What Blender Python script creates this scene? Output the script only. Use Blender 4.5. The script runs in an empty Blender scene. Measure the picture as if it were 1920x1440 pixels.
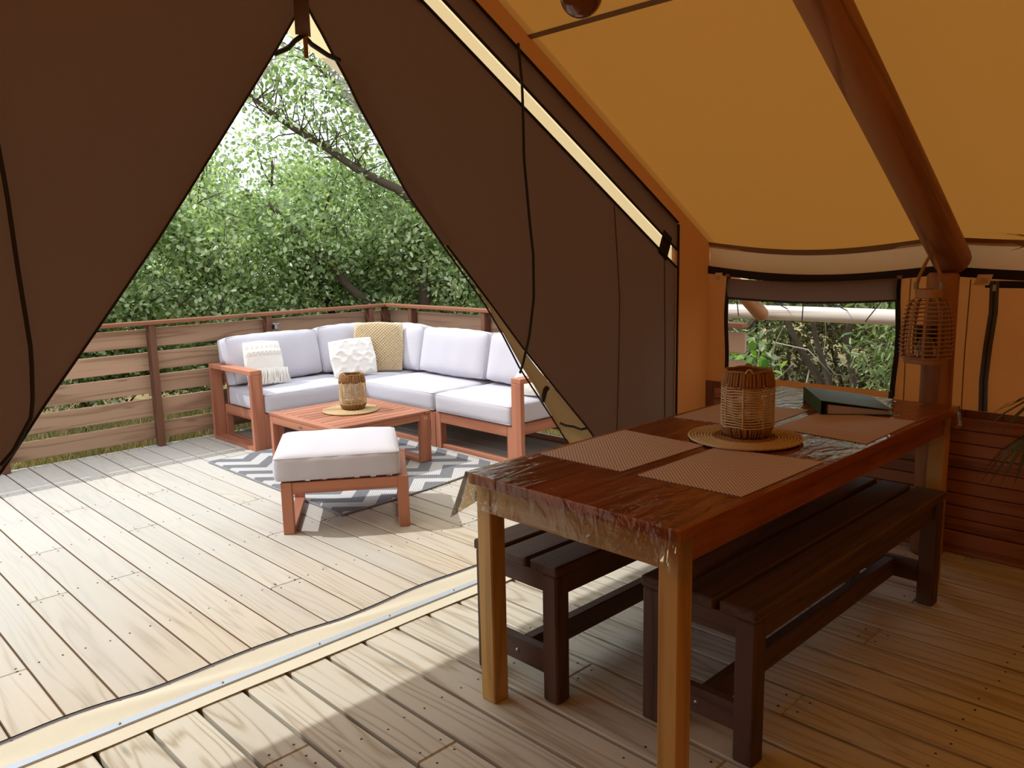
import bpy, bmesh, math, random
import numpy as np
from mathutils import Matrix, Vector

# ------------------------------------------------------------------ camera, sky, sun, exposure
S = bpy.context.scene
COL = S.collection
cd = bpy.data.cameras.new('camera'); cam = bpy.data.objects.new('camera', cd); COL.objects.link(cam)
cd.sensor_width = 36.0; cd.lens = 36.0 * 1515.0 / 1920.0; cd.clip_start = 0.02; cd.clip_end = 400
yaw, pit, rol = math.radians(45.685), math.radians(9.456), math.radians(-1.182)
fw = Vector((math.cos(yaw) * math.cos(pit), math.sin(yaw) * math.cos(pit), -math.sin(pit)))
rt = Vector((math.sin(yaw), -math.cos(yaw), 0)); up = rt.cross(fw)
r2 = rt * math.cos(rol) + up * math.sin(rol); u2 = -rt * math.sin(rol) + up * math.cos(rol)
cam.matrix_world = Matrix(((r2.x, u2.x, -fw.x, 0), (r2.y, u2.y, -fw.y, 0), (r2.z, u2.z, -fw.z, 1.41), (0, 0, 0, 1)))
S.camera = cam
W = bpy.data.worlds.new('hazy_sky'); S.world = W; W.use_nodes = True
bg = W.node_tree.nodes['Background']; bg.inputs[0].default_value = (0.86, 0.92, 1.0, 1); bg.inputs[1].default_value = 2.6
sd = bpy.data.lights.new('sun_offscreen', 'SUN'); sd.energy = 3.6; sd.angle = math.radians(0.55); sd.color = (1.0, 0.975, 0.94)
sun = bpy.data.objects.new('sun_offscreen', sd); COL.objects.link(sun)
sun.rotation_euler = Vector((-0.50, 0.63, 1.0)).to_track_quat('Z', 'Y').to_euler()
S.view_settings.view_transform = 'Standard'; S.view_settings.look = 'None'
S.view_settings.gamma = 1.0; S.view_settings.use_curve_mapping = False
S.view_settings.exposure = -0.38

rnd = random.Random(7)
nrs = np.random.RandomState(11)
PI = math.pi

# ------------------------------------------------------------------ mesh helpers
class MB:
    def __init__(s): s.v = []; s.f = []; s.sm = False
    def add(s, vs, fs, M=None):
        o = len(s.v)
        if M is not None: vs = [tuple(M @ Vector(p)) for p in vs]
        s.v.extend(vs); s.f.extend([tuple(i + o for i in f) for f in fs]); return s
    def box(s, x0, x1, y0, y1, z0, z1, b=0.0, M=None):
        lo = (x0, y0, z0); hi = (x1, y1, z1)
        if b <= 0:
            vs = [((lo, hi)[i & 1][0], (lo, hi)[i >> 1 & 1][1], (lo, hi)[i >> 2 & 1][2]) for i in range(8)]
            return s.add(vs, [(0, 2, 3, 1), (4, 5, 7, 6), (0, 1, 5, 4), (2, 6, 7, 3), (0, 4, 6, 2), (1, 3, 7, 5)], M)
        b = min(b, *[(hi[k] - lo[k]) * 0.45 for k in range(3)])
        vs = []; idx = {}
        for c in range(8):
            sg = [c & 1, c >> 1 & 1, c >> 2 & 1]
            for a in range(3):
                p = [0, 0, 0]
                for k in range(3):
                    e = hi[k] if sg[k] else lo[k]
                    p[k] = e if k == a else (e - b if sg[k] else e + b)
                idx[(c, a)] = len(vs); vs.append(tuple(p))
        fs = []
        for a in range(3):
            o1, o2 = [k for k in range(3) if k != a]
            for t in (0, 1):
                q = []
                for (m, n) in ((0, 0), (1, 0), (1, 1), (0, 1)):
                    q.append(idx[((t << a) | (m << o1) | (n << o2), a)])
                fs.append(tuple(q))
            # edges running along a
            for m in (0, 1):
                for n in (0, 1):
                    c0 = (m << o1) | (n << o2); c1 = c0 | (1 << a)
                    fs.append((idx[(c0, o1)], idx[(c1, o1)], idx[(c1, o2)], idx[(c0, o2)]))
        for c in range(8): fs.append((idx[(c, 0)], idx[(c, 1)], idx[(c, 2)]))
        return s.add(vs, fs, M)
    def tube(s, path, r, n=8, cap=True, closed=False):
        P = [Vector(p) for p in path]; m = len(P)
        R = r if isinstance(r, (list, tuple)) else [r] * m
        T = []
        for i in range(m):
            if closed: t = P[(i + 1) % m] - P[i - 1]
            else: t = P[min(i + 1, m - 1)] - P[max(i - 1, 0)]
            T.append(t.normalized() if t.length > 1e-9 else Vector((0, 0, 1)))
        ref = Vector((0, 0, 1)) if abs(T[0].z) < 0.9 else Vector((1, 0, 0))
        u = T[0].cross(ref).normalized(); vs = []
        for i in range(m):
            u = (u - T[i] * u.dot(T[i]))
            u = u.normalized() if u.length > 1e-6 else T[i].orthogonal().normalized()
            w = T[i].cross(u)
            for k in range(n):
                a = 2 * PI * k / n
                vs.append(tuple(P[i] + (u * math.cos(a) + w * math.sin(a)) * R[i]))
        fs = []
        for i in range(m if closed else m - 1):
            j = (i + 1) % m
            for k in range(n):
                fs.append((i * n + k, i * n + (k + 1) % n, j * n + (k + 1) % n, j * n + k))
        if cap and not closed:
            fs.append(tuple(range(n))[::-1]); fs.append(tuple((m - 1) * n + k for k in range(n)))
        return s.add(vs, fs)
    def grid(s, fn, nu, nv, M=None):
        vs = [tuple(fn(i / nu, j / nv)) for i in range(nu + 1) for j in range(nv + 1)]
        fs = [(i * (nv + 1) + j, (i + 1) * (nv + 1) + j, (i + 1) * (nv + 1) + j + 1, i * (nv + 1) + j + 1) for i in range(nu) for j in range(nv)]
        return s.add(vs, fs, M)
    def lathe(s, prof, n=24, c=(0, 0, 0), cap=False, mod=None):
        vs = []; m = len(prof)
        for r, z in prof:
            for k in range(n):
                a = 2 * PI * k / n; q = r * (mod(a, z) if mod else 1)
                vs.append((c[0] + q * math.cos(a), c[1] + q * math.sin(a), c[2] + z))
        fs = [(i * n + k, i * n + (k + 1) % n, (i + 1) * n + (k + 1) % n, (i + 1) * n + k) for i in range(m - 1) for k in range(n)]
        if cap: fs.append(tuple(range(n))[::-1]); fs.append(tuple((m - 1) * n + k for k in range(n)))
        return s.add(vs, fs)
    def mesh(s, name, smooth=False, fix=True):
        me = bpy.data.meshes.new(name); me.from_pydata(s.v, [], s.f)
        if fix:
            bm = bmesh.new(); bm.from_mesh(me); bmesh.ops.recalc_face_normals(bm, faces=bm.faces); bm.to_mesh(me); bm.free()
        if smooth: me.polygons.foreach_set('use_smooth', [True] * len(me.polygons))
        me.update(); return me

def link(name, me, mat=None, parent=None, loc=None, rz=None):
    if mat is not None and not me.materials: me.materials.append(mat)
    o = bpy.data.objects.new(name, me); COL.objects.link(o)
    if parent is not None: o.parent = parent
    if loc is not None: o.location = loc
    if rz is not None: o.rotation_euler = (0, 0, rz)
    return o
def obj(name, mb, mat, parent=None, smooth=False, loc=None, rz=None, fix=True):
    return link(name, mb.mesh(name, smooth, fix), mat, parent, loc, rz)
def tag(o, label, cat, group=None):
    o['label'] = label; o['category'] = cat
    if group: o['group'] = group
    return o
def thing(name, label, cat, loc=(0, 0, 0), rz=0.0, group=None):
    o = bpy.data.objects.new(name, None); COL.objects.link(o); o.empty_display_size = 0.1
    o.location = loc; o.rotation_euler = (0, 0, rz); return tag(o, label, cat, group)
def struct(o, label=None):
    o['kind'] = 'structure'
    if label: o['label'] = label
    return o
def dup(root, loc, rz, label=None):
    r = root.copy(); COL.objects.link(r); r.location = loc; r.rotation_euler = (0, 0, rz)
    if label: r['label'] = label
    for ch in list(root.children):
        c = ch.copy(); COL.objects.link(c); c.parent = r
        for g in ch.children:
            d = g.copy(); COL.objects.link(d); d.parent = c
    return r
def interp(pts, t):
    return float(np.interp(t, [p[0] for p in pts], [p[1] for p in pts]))
def resample(pts, n):
    P = [np.array(p, float) for p in pts]; d = [0]
    for a, b in zip(P, P[1:]): d.append(d[-1] + np.linalg.norm(b - a))
    A = np.array(P); t = np.linspace(0, d[-1], n)
    return [tuple(np.interp(t, d, A[:, k]).tolist()[i] for k in range(A.shape[1])) for i in range(n)]

# ------------------------------------------------------------------ materials
def lin(c):
    return tuple(((x / 255) / 12.92 if x / 255 <= 0.04045 else ((x / 255 + 0.055) / 1.055) ** 2.4) for x in c) + (1.0,)
class NT:
    def __init__(s, name):
        s.m = bpy.data.materials.new(name); s.m.use_nodes = True; s.t = s.m.node_tree; s.t.nodes.clear()
        s.out = s.n('ShaderNodeOutputMaterial')
    def n(s, typ, **kw):
        x = s.t.nodes.new(typ)
        for k, v in kw.items():
            if hasattr(x, k): setattr(x, k, v)
        return x
    def l(s, a, b): s.t.links.new(a, b)
    def val(s, node, i, v):
        if isinstance(v, bpy.types.NodeSocket): s.l(v, node.inputs[i])
        else: node.inputs[i].default_value = v
    def math(s, op, a, b=0.0, c=0.0):
        x = s.n('ShaderNodeMath', operation=op); s.val(x, 0, a); s.val(x, 1, b); s.val(x, 2, c); return x.outputs[0]
    def mix(s, f, a, b, blend='MIX'):
        x = s.n('ShaderNodeMix', data_type='RGBA', blend_type=blend)
        s.val(x, 0, f); s.val(x, 6, a); s.val(x, 7, b); return x.outputs[2]
    def ramp(s, f, stops):
        x = s.n('ShaderNodeValToRGB'); e = x.color_ramp.elements
        while len(e) < len(stops): e.new(0.5)
        for i, (p, c) in enumerate(stops): e[i].position = p; e[i].color = c if len(c) == 4 else (c[0], c[1], c[2], 1)
        s.l(f, x.inputs[0]); return x.outputs[0]
    def noise(s, vec, scale, detail=2.0, dist=0.0, rough=0.5):
        x = s.n('ShaderNodeTexNoise'); s.l(vec, x.inputs['Vector']); x.inputs['Scale'].default_value = scale
        x.inputs['Detail'].default_value = detail; x.inputs['Distortion'].default_value = dist; x.inputs['Roughness'].default_value = rough
        return x.outputs[0]
    def mapping(s, vec, scale, loc=None):
        x = s.n('ShaderNodeMapping'); s.l(vec, x.inputs[0]); x.inputs['Scale'].default_value = scale
        if loc is not None: s.val(x, 1, loc)
        return x.outputs[0]
    def bump(s, h, strength=0.2, dist=0.01):
        x = s.n('ShaderNodeBump'); s.l(h, x.inputs['Height']); x.inputs['Strength'].default_value = strength; x.inputs['Distance'].default_value = dist
        return x.outputs[0]
    def bsdf(s, col, rough=0.6, normal=None, spec=0.5, metal=0.0, **kw):
        x = s.n('ShaderNodeBsdfPrincipled'); s.val(x, 'Base Color', col); s.val(x, 'Roughness', rough)
        x.inputs['Specular IOR Level'].default_value = spec; x.inputs['Metallic'].default_value = metal
        for k, v in kw.items(): s.val(x, k, v)
        if normal is not None: s.l(normal, x.inputs['Normal'])
        return x.outputs[0]
    def done(s, sh): s.l(sh, s.out.inputs[0]); return s.m

def wood(name, base, dark, axis=0, rough=0.55, knots=0.5, tint=0.12, grain=1.0, spec=0.35, weather=None, ring=5.0, bumpk=0.25):
    N = NT(name); tc = N.n('ShaderNodeTexCoord'); oi = N.n('ShaderNodeObjectInfo')
    cmb = N.n('ShaderNodeCombineXYZ')
    for k, m in enumerate((37.0, 53.0, 71.0)): N.l(N.math('MULTIPLY', oi.outputs['Random'], m), cmb.inputs[k])
    def stretched(al, ac): 
        sc = [ac, ac, ac]; sc[axis] = al; return N.mapping(tc.outputs['Object'], sc, cmb.outputs[0])
    n1 = N.noise(stretched(0.55, 7.0), 1.0, 2.0, 0.5)
    rings = N.math('FRACT', N.math('MULTIPLY', n1, ring))
    rings = N.math('ABSOLUTE', N.math('SUBTRACT', rings, 0.5))
    fine = N.noise(stretched(2.2, 140.0), 1.0, 3.0, 0.2)
    mott = N.noise(stretched(1.2, 3.5), 1.0, 2.0)
    f = N.math('ADD', N.math('MULTIPLY', rings, 0.9), N.math('MULTIPLY', fine, 0.45 * grain))
    c = N.ramp(f, [(0.17, dark), (0.37, base), (0.85, tuple(min(1, x * 1.08) for x in base[:3]) + (1,))])
    c = N.mix(N.math('MULTIPLY', mott, 0.35), c, tuple(0.5 * (a + b) for a, b in zip(base, dark)))
    if knots > 0:
        v = N.n('ShaderNodeTexVoronoi'); N.l(stretched(1.7, 8.5), v.inputs['Vector']); v.inputs['Scale'].default_value = 1.0
        k = N.ramp(v.outputs['Distance'], [(0.035, (1, 1, 1)), (0.11, (0, 0, 0))])
        c = N.mix(N.math('MULTIPLY', k, knots), c, tuple(x * 0.35 for x in dark[:3]) + (1,))
    if weather is not None:   # (grey colour, y where the grey starts, y where it is full): sun bleached towards the open end
        geo = N.n('ShaderNodeNewGeometry'); sx = N.n('ShaderNodeSeparateXYZ'); N.l(geo.outputs['Position'], sx.inputs[0])
        w = N.n('ShaderNodeMapRange'); N.l(sx.outputs[1], w.inputs[0]); w.inputs[1].default_value = weather[1]; w.inputs[2].default_value = weather[2]
        ww = N.math('ADD', w.outputs[0], N.math('MULTIPLY', N.math('SUBTRACT', N.noise(stretched(0.8, 3.0), 1.0, 2.0), 0.5), 1.6))
        cl = N.n('ShaderNodeClamp'); N.l(ww, cl.inputs[0])
        g = N.mix(N.math('MULTIPLY', rings, 0.5), tuple(x * 0.86 for x in weather[0][:3]) + (1,), weather[0])
        c = N.mix(N.math('MULTIPLY', cl.outputs[0], 0.85), c, g)
    hsv = N.n('ShaderNodeHueSaturation'); N.l(c, hsv.inputs['Color'])
    N.l(N.math('ADD', 1 - tint, N.math('MULTIPLY', N.math('FRACT', N.math('MULTIPLY', oi.outputs['Random'], 17.3)), 2 * tint)), hsv.inputs['Value'])
    nb = N.bump(fine, bumpk, 0.002)
    return N.done(N.bsdf(hsv.outputs[0], rough, nb, spec))

def canvas(name, refl, trans, tw=0.5, rough=0.8, fine=700.0, wr=0.25):
    N = NT(name); tc = N.n('ShaderNodeTexCoord')
    h = N.math('ADD', N.math('MULTIPLY', N.noise(tc.outputs['Object'], fine, 1.0), 0.15), N.noise(tc.outputs['Object'], 3.5, 2.0, 0.6))
    nb = N.bump(h, wr, 0.03)
    v = N.noise(tc.outputs['Object'], 5.0, 3.0)
    col = N.mix(N.math('MULTIPLY', v, 0.2), refl, tuple(x * 0.75 for x in refl[:3]) + (1,))
    d = N.n('ShaderNodeBsdfDiffuse'); N.l(col, d.inputs[0]); N.l(nb, d.inputs['Normal'])
    t = N.n('ShaderNodeBsdfTranslucent'); t.inputs[0].default_value = trans; N.l(nb, t.inputs['Normal'])
    m = N.n('ShaderNodeMixShader'); m.inputs[0].default_value = tw; N.l(d.outputs[0], m.inputs[1]); N.l(t.outputs[0], m.inputs[2])
    return N.done(m.outputs[0])

def plain(name, col, rough=0.6, metal=0.0, spec=0.5, nscale=60.0, nb=0.0, var=0.15):
    N = NT(name); tc = N.n('ShaderNodeTexCoord'); n = N.noise(tc.outputs['Object'], nscale, 3.0)
    c = N.mix(N.math('MULTIPLY', n, var * 2), col, tuple(x * 0.7 for x in col[:3]) + (1,))
    return N.done(N.bsdf(c, rough, N.bump(n, nb, 0.004) if nb else None, spec, metal))

def netting(name, col, open_=0.6, scale=500.0):
    N = NT(name); d = N.n('ShaderNodeBsdfDiffuse'); d.inputs[0].default_value = col
    t = N.n('ShaderNodeBsdfTranslucent'); t.inputs[0].default_value = col
    a = N.n('ShaderNodeMixShader'); a.inputs[0].default_value = 0.5; N.l(d.outputs[0], a.inputs[1]); N.l(t.outputs[0], a.inputs[2])
    tr = N.n('ShaderNodeBsdfTransparent'); tc = N.n('ShaderNodeTexCoord')
    w = N.noise(tc.outputs['Object'], scale, 1.0); f = N.math('ADD', open_ - 0.15, N.math('MULTIPLY', w, 0.3))
    m = N.n('ShaderNodeMixShader'); N.l(f, m.inputs[0]); N.l(a.outputs[0], m.inputs[1]); N.l(tr.outputs[0], m.inputs[2])
    return N.done(m.outputs[0])

def fabric(name, col, fine=900.0, wr=0.12, rough=0.9):
    N = NT(name); tc = N.n('ShaderNodeTexCoord')
    h = N.math('ADD', N.math('MULTIPLY', N.noise(tc.outputs['Object'], fine, 1.0), 0.1), N.noise(N.mapping(tc.outputs['Object'], (6, 6, 14)), 1.0, 2.0, 1.0))
    return N.done(N.bsdf(col, rough, N.bump(h, wr, 0.02), 0.2))

def leafmat(name, ca, cb, trans, rough=0.32, tw=0.42):
    N = NT(name); g = N.n('ShaderNodeNewGeometry')
    c = N.ramp(g.outputs['Random Per Island'], [(0.0, ca), (0.55, tuple(0.5 * (a + b) for a, b in zip(ca, cb))), (1.0, cb)])
    p = N.bsdf(c, rough, None, 0.6); t = N.n('ShaderNodeBsdfTranslucent'); N.l(N.mix(1.0, c, trans, 'MULTIPLY'), t.inputs[0])
    m = N.n('ShaderNodeMixShader'); m.inputs[0].default_value = tw; N.l(p, m.inputs[1]); N.l(t.outputs[0], m.inputs[2])
    return N.done(m.outputs[0])

M = {}
M['deck'] = wood('weathered_decking', lin((194, 182, 162)), lin((160, 142, 116)), 1, 0.75, 0.5, 0.05, 0.9, 0.15, (lin((198, 195, 188)), 2.0, 3.6), 9.0)
M['deck_in'] = wood('indoor_decking', lin((198, 194, 180)), lin((166, 154, 132)), 1, 0.66, 0.6, 0.06, 0.8, 0.25, None, 9.0)
M['joist'] = plain('sawn_joist_timber', lin((150, 132, 104)), 0.9)
M['edge_out'] = plain('tan_board_edge', lin((150, 118, 86)), 0.9)
M['rail'] = wood('railing_board_wood', lin((174, 142, 116)), lin((138, 108, 86)), 0, 0.7, 0.5, 0.1, 0.8, 0.2)
M['rail_y'] = wood('railing_board_wood_side', lin((174, 142, 116)), lin((138, 108, 86)), 1, 0.7, 0.5, 0.1, 0.8, 0.2)
M['railpost'] = wood('railing_post_wood', lin((112, 74, 54)), lin((80, 52, 38)), 2, 0.7, 0.2, 0.08)
M['railcap'] = wood('railing_cap_wood', lin((138, 88, 62)), lin((104, 64, 46)), 0, 0.65, 0.2, 0.06)
M['railcap_y'] = wood('railing_cap_wood_side', lin((138, 88, 62)), lin((104, 64, 46)), 1, 0.65, 0.2, 0.06)
for a, n in enumerate('xyz'):
    M['teak_' + n] = wood('red_stained_hardwood_' + n, lin((180, 120, 92)), lin((156, 98, 74)), a, 0.5, 0.0, 0.05, 0.5, 0.35, None, 3.0, 0.12)
    M['bench_' + n] = wood('dark_stained_wood_' + n, lin((88, 66, 56)), lin((60, 44, 37)), a, 0.6, 0.3, 0.06, 1.0, 0.3, None, 5.0, 0.3)
    M['pine_' + n] = wood('honey_varnished_pine_' + n, lin((188, 150, 84)), lin((160, 122, 60)), a, 0.4, 0.15, 0.05, 0.6, 0.45, None, 4.0, 0.12)
M['top'] = wood('brown_varnished_plank', lin((184, 110, 64)), lin((150, 82, 46)), 0, 0.4, 0.4, 0.08, 0.7, 0.45, None, 4.0, 0.12)
M['log'] = wood('peeled_pine_log', lin((164, 112, 70)), lin((126, 82, 50)), 2, 0.6, 0.4, 0.04, 0.7, 0.3, None, 5.0)
M['log_grey'] = wood('bleached_log', lin((216, 206, 192)), lin((176, 162, 146)), 2, 0.75, 0.5, 0.03, 0.9, 0.2)
M['wains'] = wood('reddish_wall_plank', lin((156, 104, 76)), lin((124, 78, 54)), 1, 0.55, 0.4, 0.07, 0.6, 0.3)
M['roof'] = canvas('orange_roof_canvas', lin((170, 112, 56)), (0.30, 0.122, 0.020, 1), 0.42, wr=0.15)
M['wall'] = canvas('orange_wall_canvas', lin((180, 112, 62)), (0.40, 0.14, 0.03, 1), 0.35, wr=0.35)
M['brown'] = canvas('brown_door_canvas', lin((108, 88, 76)), (0.12, 0.06, 0.036, 1), 0.40, wr=0.3)
M['khaki'] = canvas('khaki_hem_canvas', lin((150, 116, 72)), (0.34, 0.22, 0.10, 1), 0.4, wr=0.4)
M['fly'] = canvas('tan_outer_canvas', lin((214, 180, 120)), (0.90, 0.70, 0.38, 1), 0.5, wr=0.2)
M['cream'] = canvas('cream_valance', lin((214, 170, 116)), (0.5, 0.34, 0.17, 1), 0.2, wr=0.4)
M['groundsheet'] = canvas('cream_threshold_sheet', lin((224, 218, 198)), (0.6, 0.5, 0.3, 1), 0.1, wr=0.3)
M['zip'] = plain('dark_zipper_tape', lin((92, 88, 90)), 0.7, 0, 0.3, 900, 0.3)
M['band'] = plain('dark_brown_webbing', lin((44, 32, 24)), 0.8, 0, 0.2, 500, 0.2)
M['trim'] = plain('taupe_seam_tape', lin((132, 100, 66)), 0.8, 0, 0.2, 500, 0.1)
M['cord'] = plain('black_cord', lin((34, 32, 32)), 0.7)
M['net'] = netting('insect_net', lin((214, 196, 150)), 0.62)
M['screen'] = netting('pale_door_screen', lin((205, 215, 226)), 0.45)
M['winnet'] = netting('window_gauze', lin((60, 56, 50)), 0.93)
M['edge'] = plain('grey_rug_binding', lin((140, 140, 142)), 0.9)
M['alu'] = plain('aluminium_bar', lin((190, 196, 204)), 0.4, 0.6, 0.5, 40)
M['steel'] = plain('steel_screw', lin((150, 148, 145)), 0.35, 0.9)
M['screw'] = plain('rusty_screw_head', lin((70, 58, 48)), 0.6, 0.3)
M['cush'] = fabric('light_grey_cushion_fabric', lin((198, 195, 203)))
M['white_knit'] = fabric('white_knit_wool', lin((238, 234, 226)), 260.0, 0.5)
M['beige'] = fabric('beige_nubby_cotton', lin((206, 186, 150)), 200.0, 0.4)
M['label'] = plain('paper_label', lin((214, 184, 146)), 0.8)
M['ink'] = plain('label_print', lin((120, 84, 60)), 0.8)
M['rattan'] = plain('rattan_cane', lin((170, 128, 92)), 0.55, 0, 0.35, 120, 0.2)
M['jute'] = plain('twisted_seagrass', lin((204, 176, 132)), 0.75, 0, 0.2, 240, 0.6, 0.35)
M['jute_dk'] = plain('dark_twisted_seagrass', lin((156, 112, 70)), 0.75, 0, 0.2, 240, 0.6, 0.35)
M['rope'] = plain('jute_rope', lin((160, 112, 70)), 0.8, 0, 0.2, 200, 0.5)
M['binder'] = plain('green_binder_board', lin((54, 76, 46)), 0.5, 0, 0.25, 400, 0.1, 0.08)
M['paper'] = plain('paper_block', lin((178, 168, 154)), 0.8)
M['black'] = plain('black_plastic', lin((26, 24, 24)), 0.4)
M['wax'] = plain('brown_candle_wax', lin((124, 92, 66)), 0.5)
M['trunk'] = plain('tree_bark', lin((92, 78, 66)), 0.9, 0, 0.2, 30, 0.8, 0.4)
M['leaf_a'] = leafmat('oak_leaf', lin((100, 120, 76)), lin((206, 218, 174)), (1.2, 1.4, 0.65, 1))
M['leaf_b'] = leafmat('shrub_leaf', lin((92, 112, 72)), lin((196, 210, 166)), (1.2, 1.4, 0.65, 1))
M['leaf_c'] = leafmat('willow_leaf', lin((92, 116, 66)), lin((168, 180, 128)), (1.3, 1.4, 0.7, 1))
M['deadwood'] = plain('bare_dead_wood', lin((176, 164, 148)), 0.8, 0, 0.2, 60, 0.4)
M['leaf_e'] = leafmat('dry_thicket_leaf', lin((74, 72, 44)), lin((140, 132, 92)), (1.2, 1.2, 0.6, 1))
M['leaf_d'] = leafmat('ivy_leaf', lin((66, 110, 46)), lin((150, 176, 84)), (1.4, 1.6, 0.6, 1))
M['palm'] = leafmat('palm_leaf', lin((44, 56, 32)), lin((78, 90, 52)), (1, 1, 0.6, 1), 0.5, 0.1)
M['grass'] = leafmat('dry_grass', lin((132, 140, 88)), lin((228, 208, 152)), (1.2, 1.1, 0.7, 1), 0.6)
M['terra'] = plain('terracotta', lin((150, 84, 56)), 0.8, 0, 0.2, 40, 0.2)
N = NT('clear_glass'); N.done(N.bsdf((1, 1, 1, 1), 0.03, None, 0.5, 0, **{'Transmission Weight': 1.0, 'IOR': 1.45})); M['glass'] = N.m
N = NT('brown_glass'); N.done(N.bsdf(lin((120, 74, 44)), 0.05, None, 0.6, 0, **{'Transmission Weight': 0.5, 'IOR': 1.45})); M['amber'] = N.m
# clear vinyl sheet
N = NT('clear_vinyl'); tc = N.n('ShaderNodeTexCoord')
h = N.math('ADD', N.noise(N.mapping(tc.outputs['Object'], (5.0, 16.0, 9.0)), 1.0, 3.0, 1.2), N.math('MULTIPLY', N.noise(tc.outputs['Object'], 34.0, 2.0, 0.5), 0.25))
nb = N.bump(h, 0.35, 0.02)
g = N.n('ShaderNodeBsdfGlossy'); g.inputs['Roughness'].default_value = 0.07; N.l(nb, g.inputs['Normal'])
fr = N.n('ShaderNodeFresnel'); fr.inputs[0].default_value = 1.5; N.l(nb, fr.inputs['Normal'])
tr = N.n('ShaderNodeBsdfTransparent'); tr.inputs[0].default_value = (0.95, 0.94, 0.92, 1)
m = N.n('ShaderNodeMixShader'); N.l(N.math('ADD', 0.01, N.math('MULTIPLY', fr.outputs[0], 0.9)), m.inputs[0]); N.l(tr.outputs[0], m.inputs[1]); N.l(g.outputs[0], m.inputs[2]); N.done(m.outputs[0]); M['vinyl'] = N.m
# woven placemat
N = NT('woven_placemat_vinyl'); tc = N.n('ShaderNodeTexCoord')
ck = N.n('ShaderNodeTexChecker'); N.l(N.mapping(tc.outputs['Object'], (1, 1, 1)), ck.inputs[0]); ck.inputs['Scale'].default_value = 150.0
ck.inputs[1].default_value = lin((218, 192, 168)); ck.inputs[2].default_value = lin((138, 108, 90))
N.done(N.bsdf(N.mix(N.math('MULTIPLY', N.noise(tc.outputs['Object'], 14.0), 0.3), ck.outputs[0], lin((172, 142, 120))), 0.6, N.bump(ck.outputs[1], 0.4, 0.002), 0.3)); M['mat'] = N.m
# chevron rug
N = NT('grey_chevron_weave'); tc = N.n('ShaderNodeTexCoord'); sx = N.n('ShaderNodeSeparateXYZ'); N.l(tc.outputs['Object'], sx.inputs[0])
zig = N.math('PINGPONG', sx.outputs[0], 0.165)
v = N.math('ADD', sx.outputs[1], zig)
st = N.math('GREATER_THAN', N.math('FRACT', N.math('DIVIDE', v, 0.225)), 0.5)
ck = N.n('ShaderNodeTexChecker'); N.l(tc.outputs['Object'], ck.inputs[0]); ck.inputs['Scale'].default_value = 110.0; ck.inputs[1].default_value = lin((214, 212, 208)); ck.inputs[2].default_value = lin((168, 168, 168))
dk = N.mix(N.noise(tc.outputs['Object'], 160.0, 2.0), lin((96, 98, 102)), lin((140, 142, 146)))
N.done(N.bsdf(N.mix(st, ck.outputs[0], dk), 0.95, N.bump(N.noise(tc.outputs['Object'], 220.0, 2.0), 0.6, 0.006), 0.1)); M['rug'] = N.m
# ground
N = NT('dry_meadow_ground'); tc = N.n('ShaderNodeTexCoord')
c = N.ramp(N.noise(tc.outputs['Object'], 1.3, 5.0, 0.3), [(0.3, lin((96, 96, 62))), (0.5, lin((150, 130, 92))), (0.7, lin((178, 156, 114)))])
N.done(N.bsdf(c, 0.95, N.bump(N.noise(tc.outputs['Object'], 9.0, 5.0), 0.8, 0.08), 0.1)); M['ground'] = N.m

# ------------------------------------------------------------------ dimensions of the tent
YF, XW, XR = 2.45, 3.93, 1.46            # front wall, right wall, ridge
EAVE, SLOPE = 1.424, 0.61
XL = 2 * XR - XW
ZR = EAVE + SLOPE * (XW - XR)
YB = -2.6
def roofz(x): return ZR - SLOPE * abs(x - XR)

# ------------------------------------------------------------------ ground
def gz(x, y):
    d = max(0.0, y - 7.0, x - 5.6)
    return -0.22 + 0.03 * math.sin(x * 1.7) * math.cos(y * 1.3) + 0.02 * min(d, 12)
mb = MB(); mb.grid(lambda u, v: (-30 + 75 * u, -30 + 75 * v, gz(-30 + 75 * u, -30 + 75 * v)), 90, 90)
struct(obj('ground', mb, M['ground'], smooth=True))['label'] = 'dry grassy ground around the raised deck'

# ------------------------------------------------------------------ floor: decking boards
PITCH, X0 = 0.1535, 1.073
mb = MB()
for k in range(15):
    y = -2.4 + k * 0.61
    mb.box(XL - 0.1 if y < 2.7 else -0.6, 4.46, y - 0.03, y + 0.03, -0.14, -0.035)
floor = struct(obj('floor', mb, M['joist']), 'timber decking floor running from inside the tent out onto the terrace')
plank_cache = {}
def plank(x0, y0, y1, wgap, mat, zt=0.0):
    L = round(y1 - y0, 2); key = (L, wgap, mat)
    if key not in plank_cache:
        b = MB(); b.box(0, PITCH - wgap, 0, y1 - y0 - 0.002, -0.034, 0, 0.004); me = b.mesh('plank'); plank_cache[key] = me
        me.materials.append(M[mat])
        if mat == 'deck':        # the sawn sides have not bleached like the trodden face
            me.materials.append(M['edge_out'])
            for p in me.polygons:
                if abs(p.normal.z) < 0.5: p.material_index = 1
    link('plank', plank_cache[key], None, floor, (x0, y0, zt + rnd.uniform(-0.0012, 0.0)))
screws = MB()
joints = []
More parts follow.
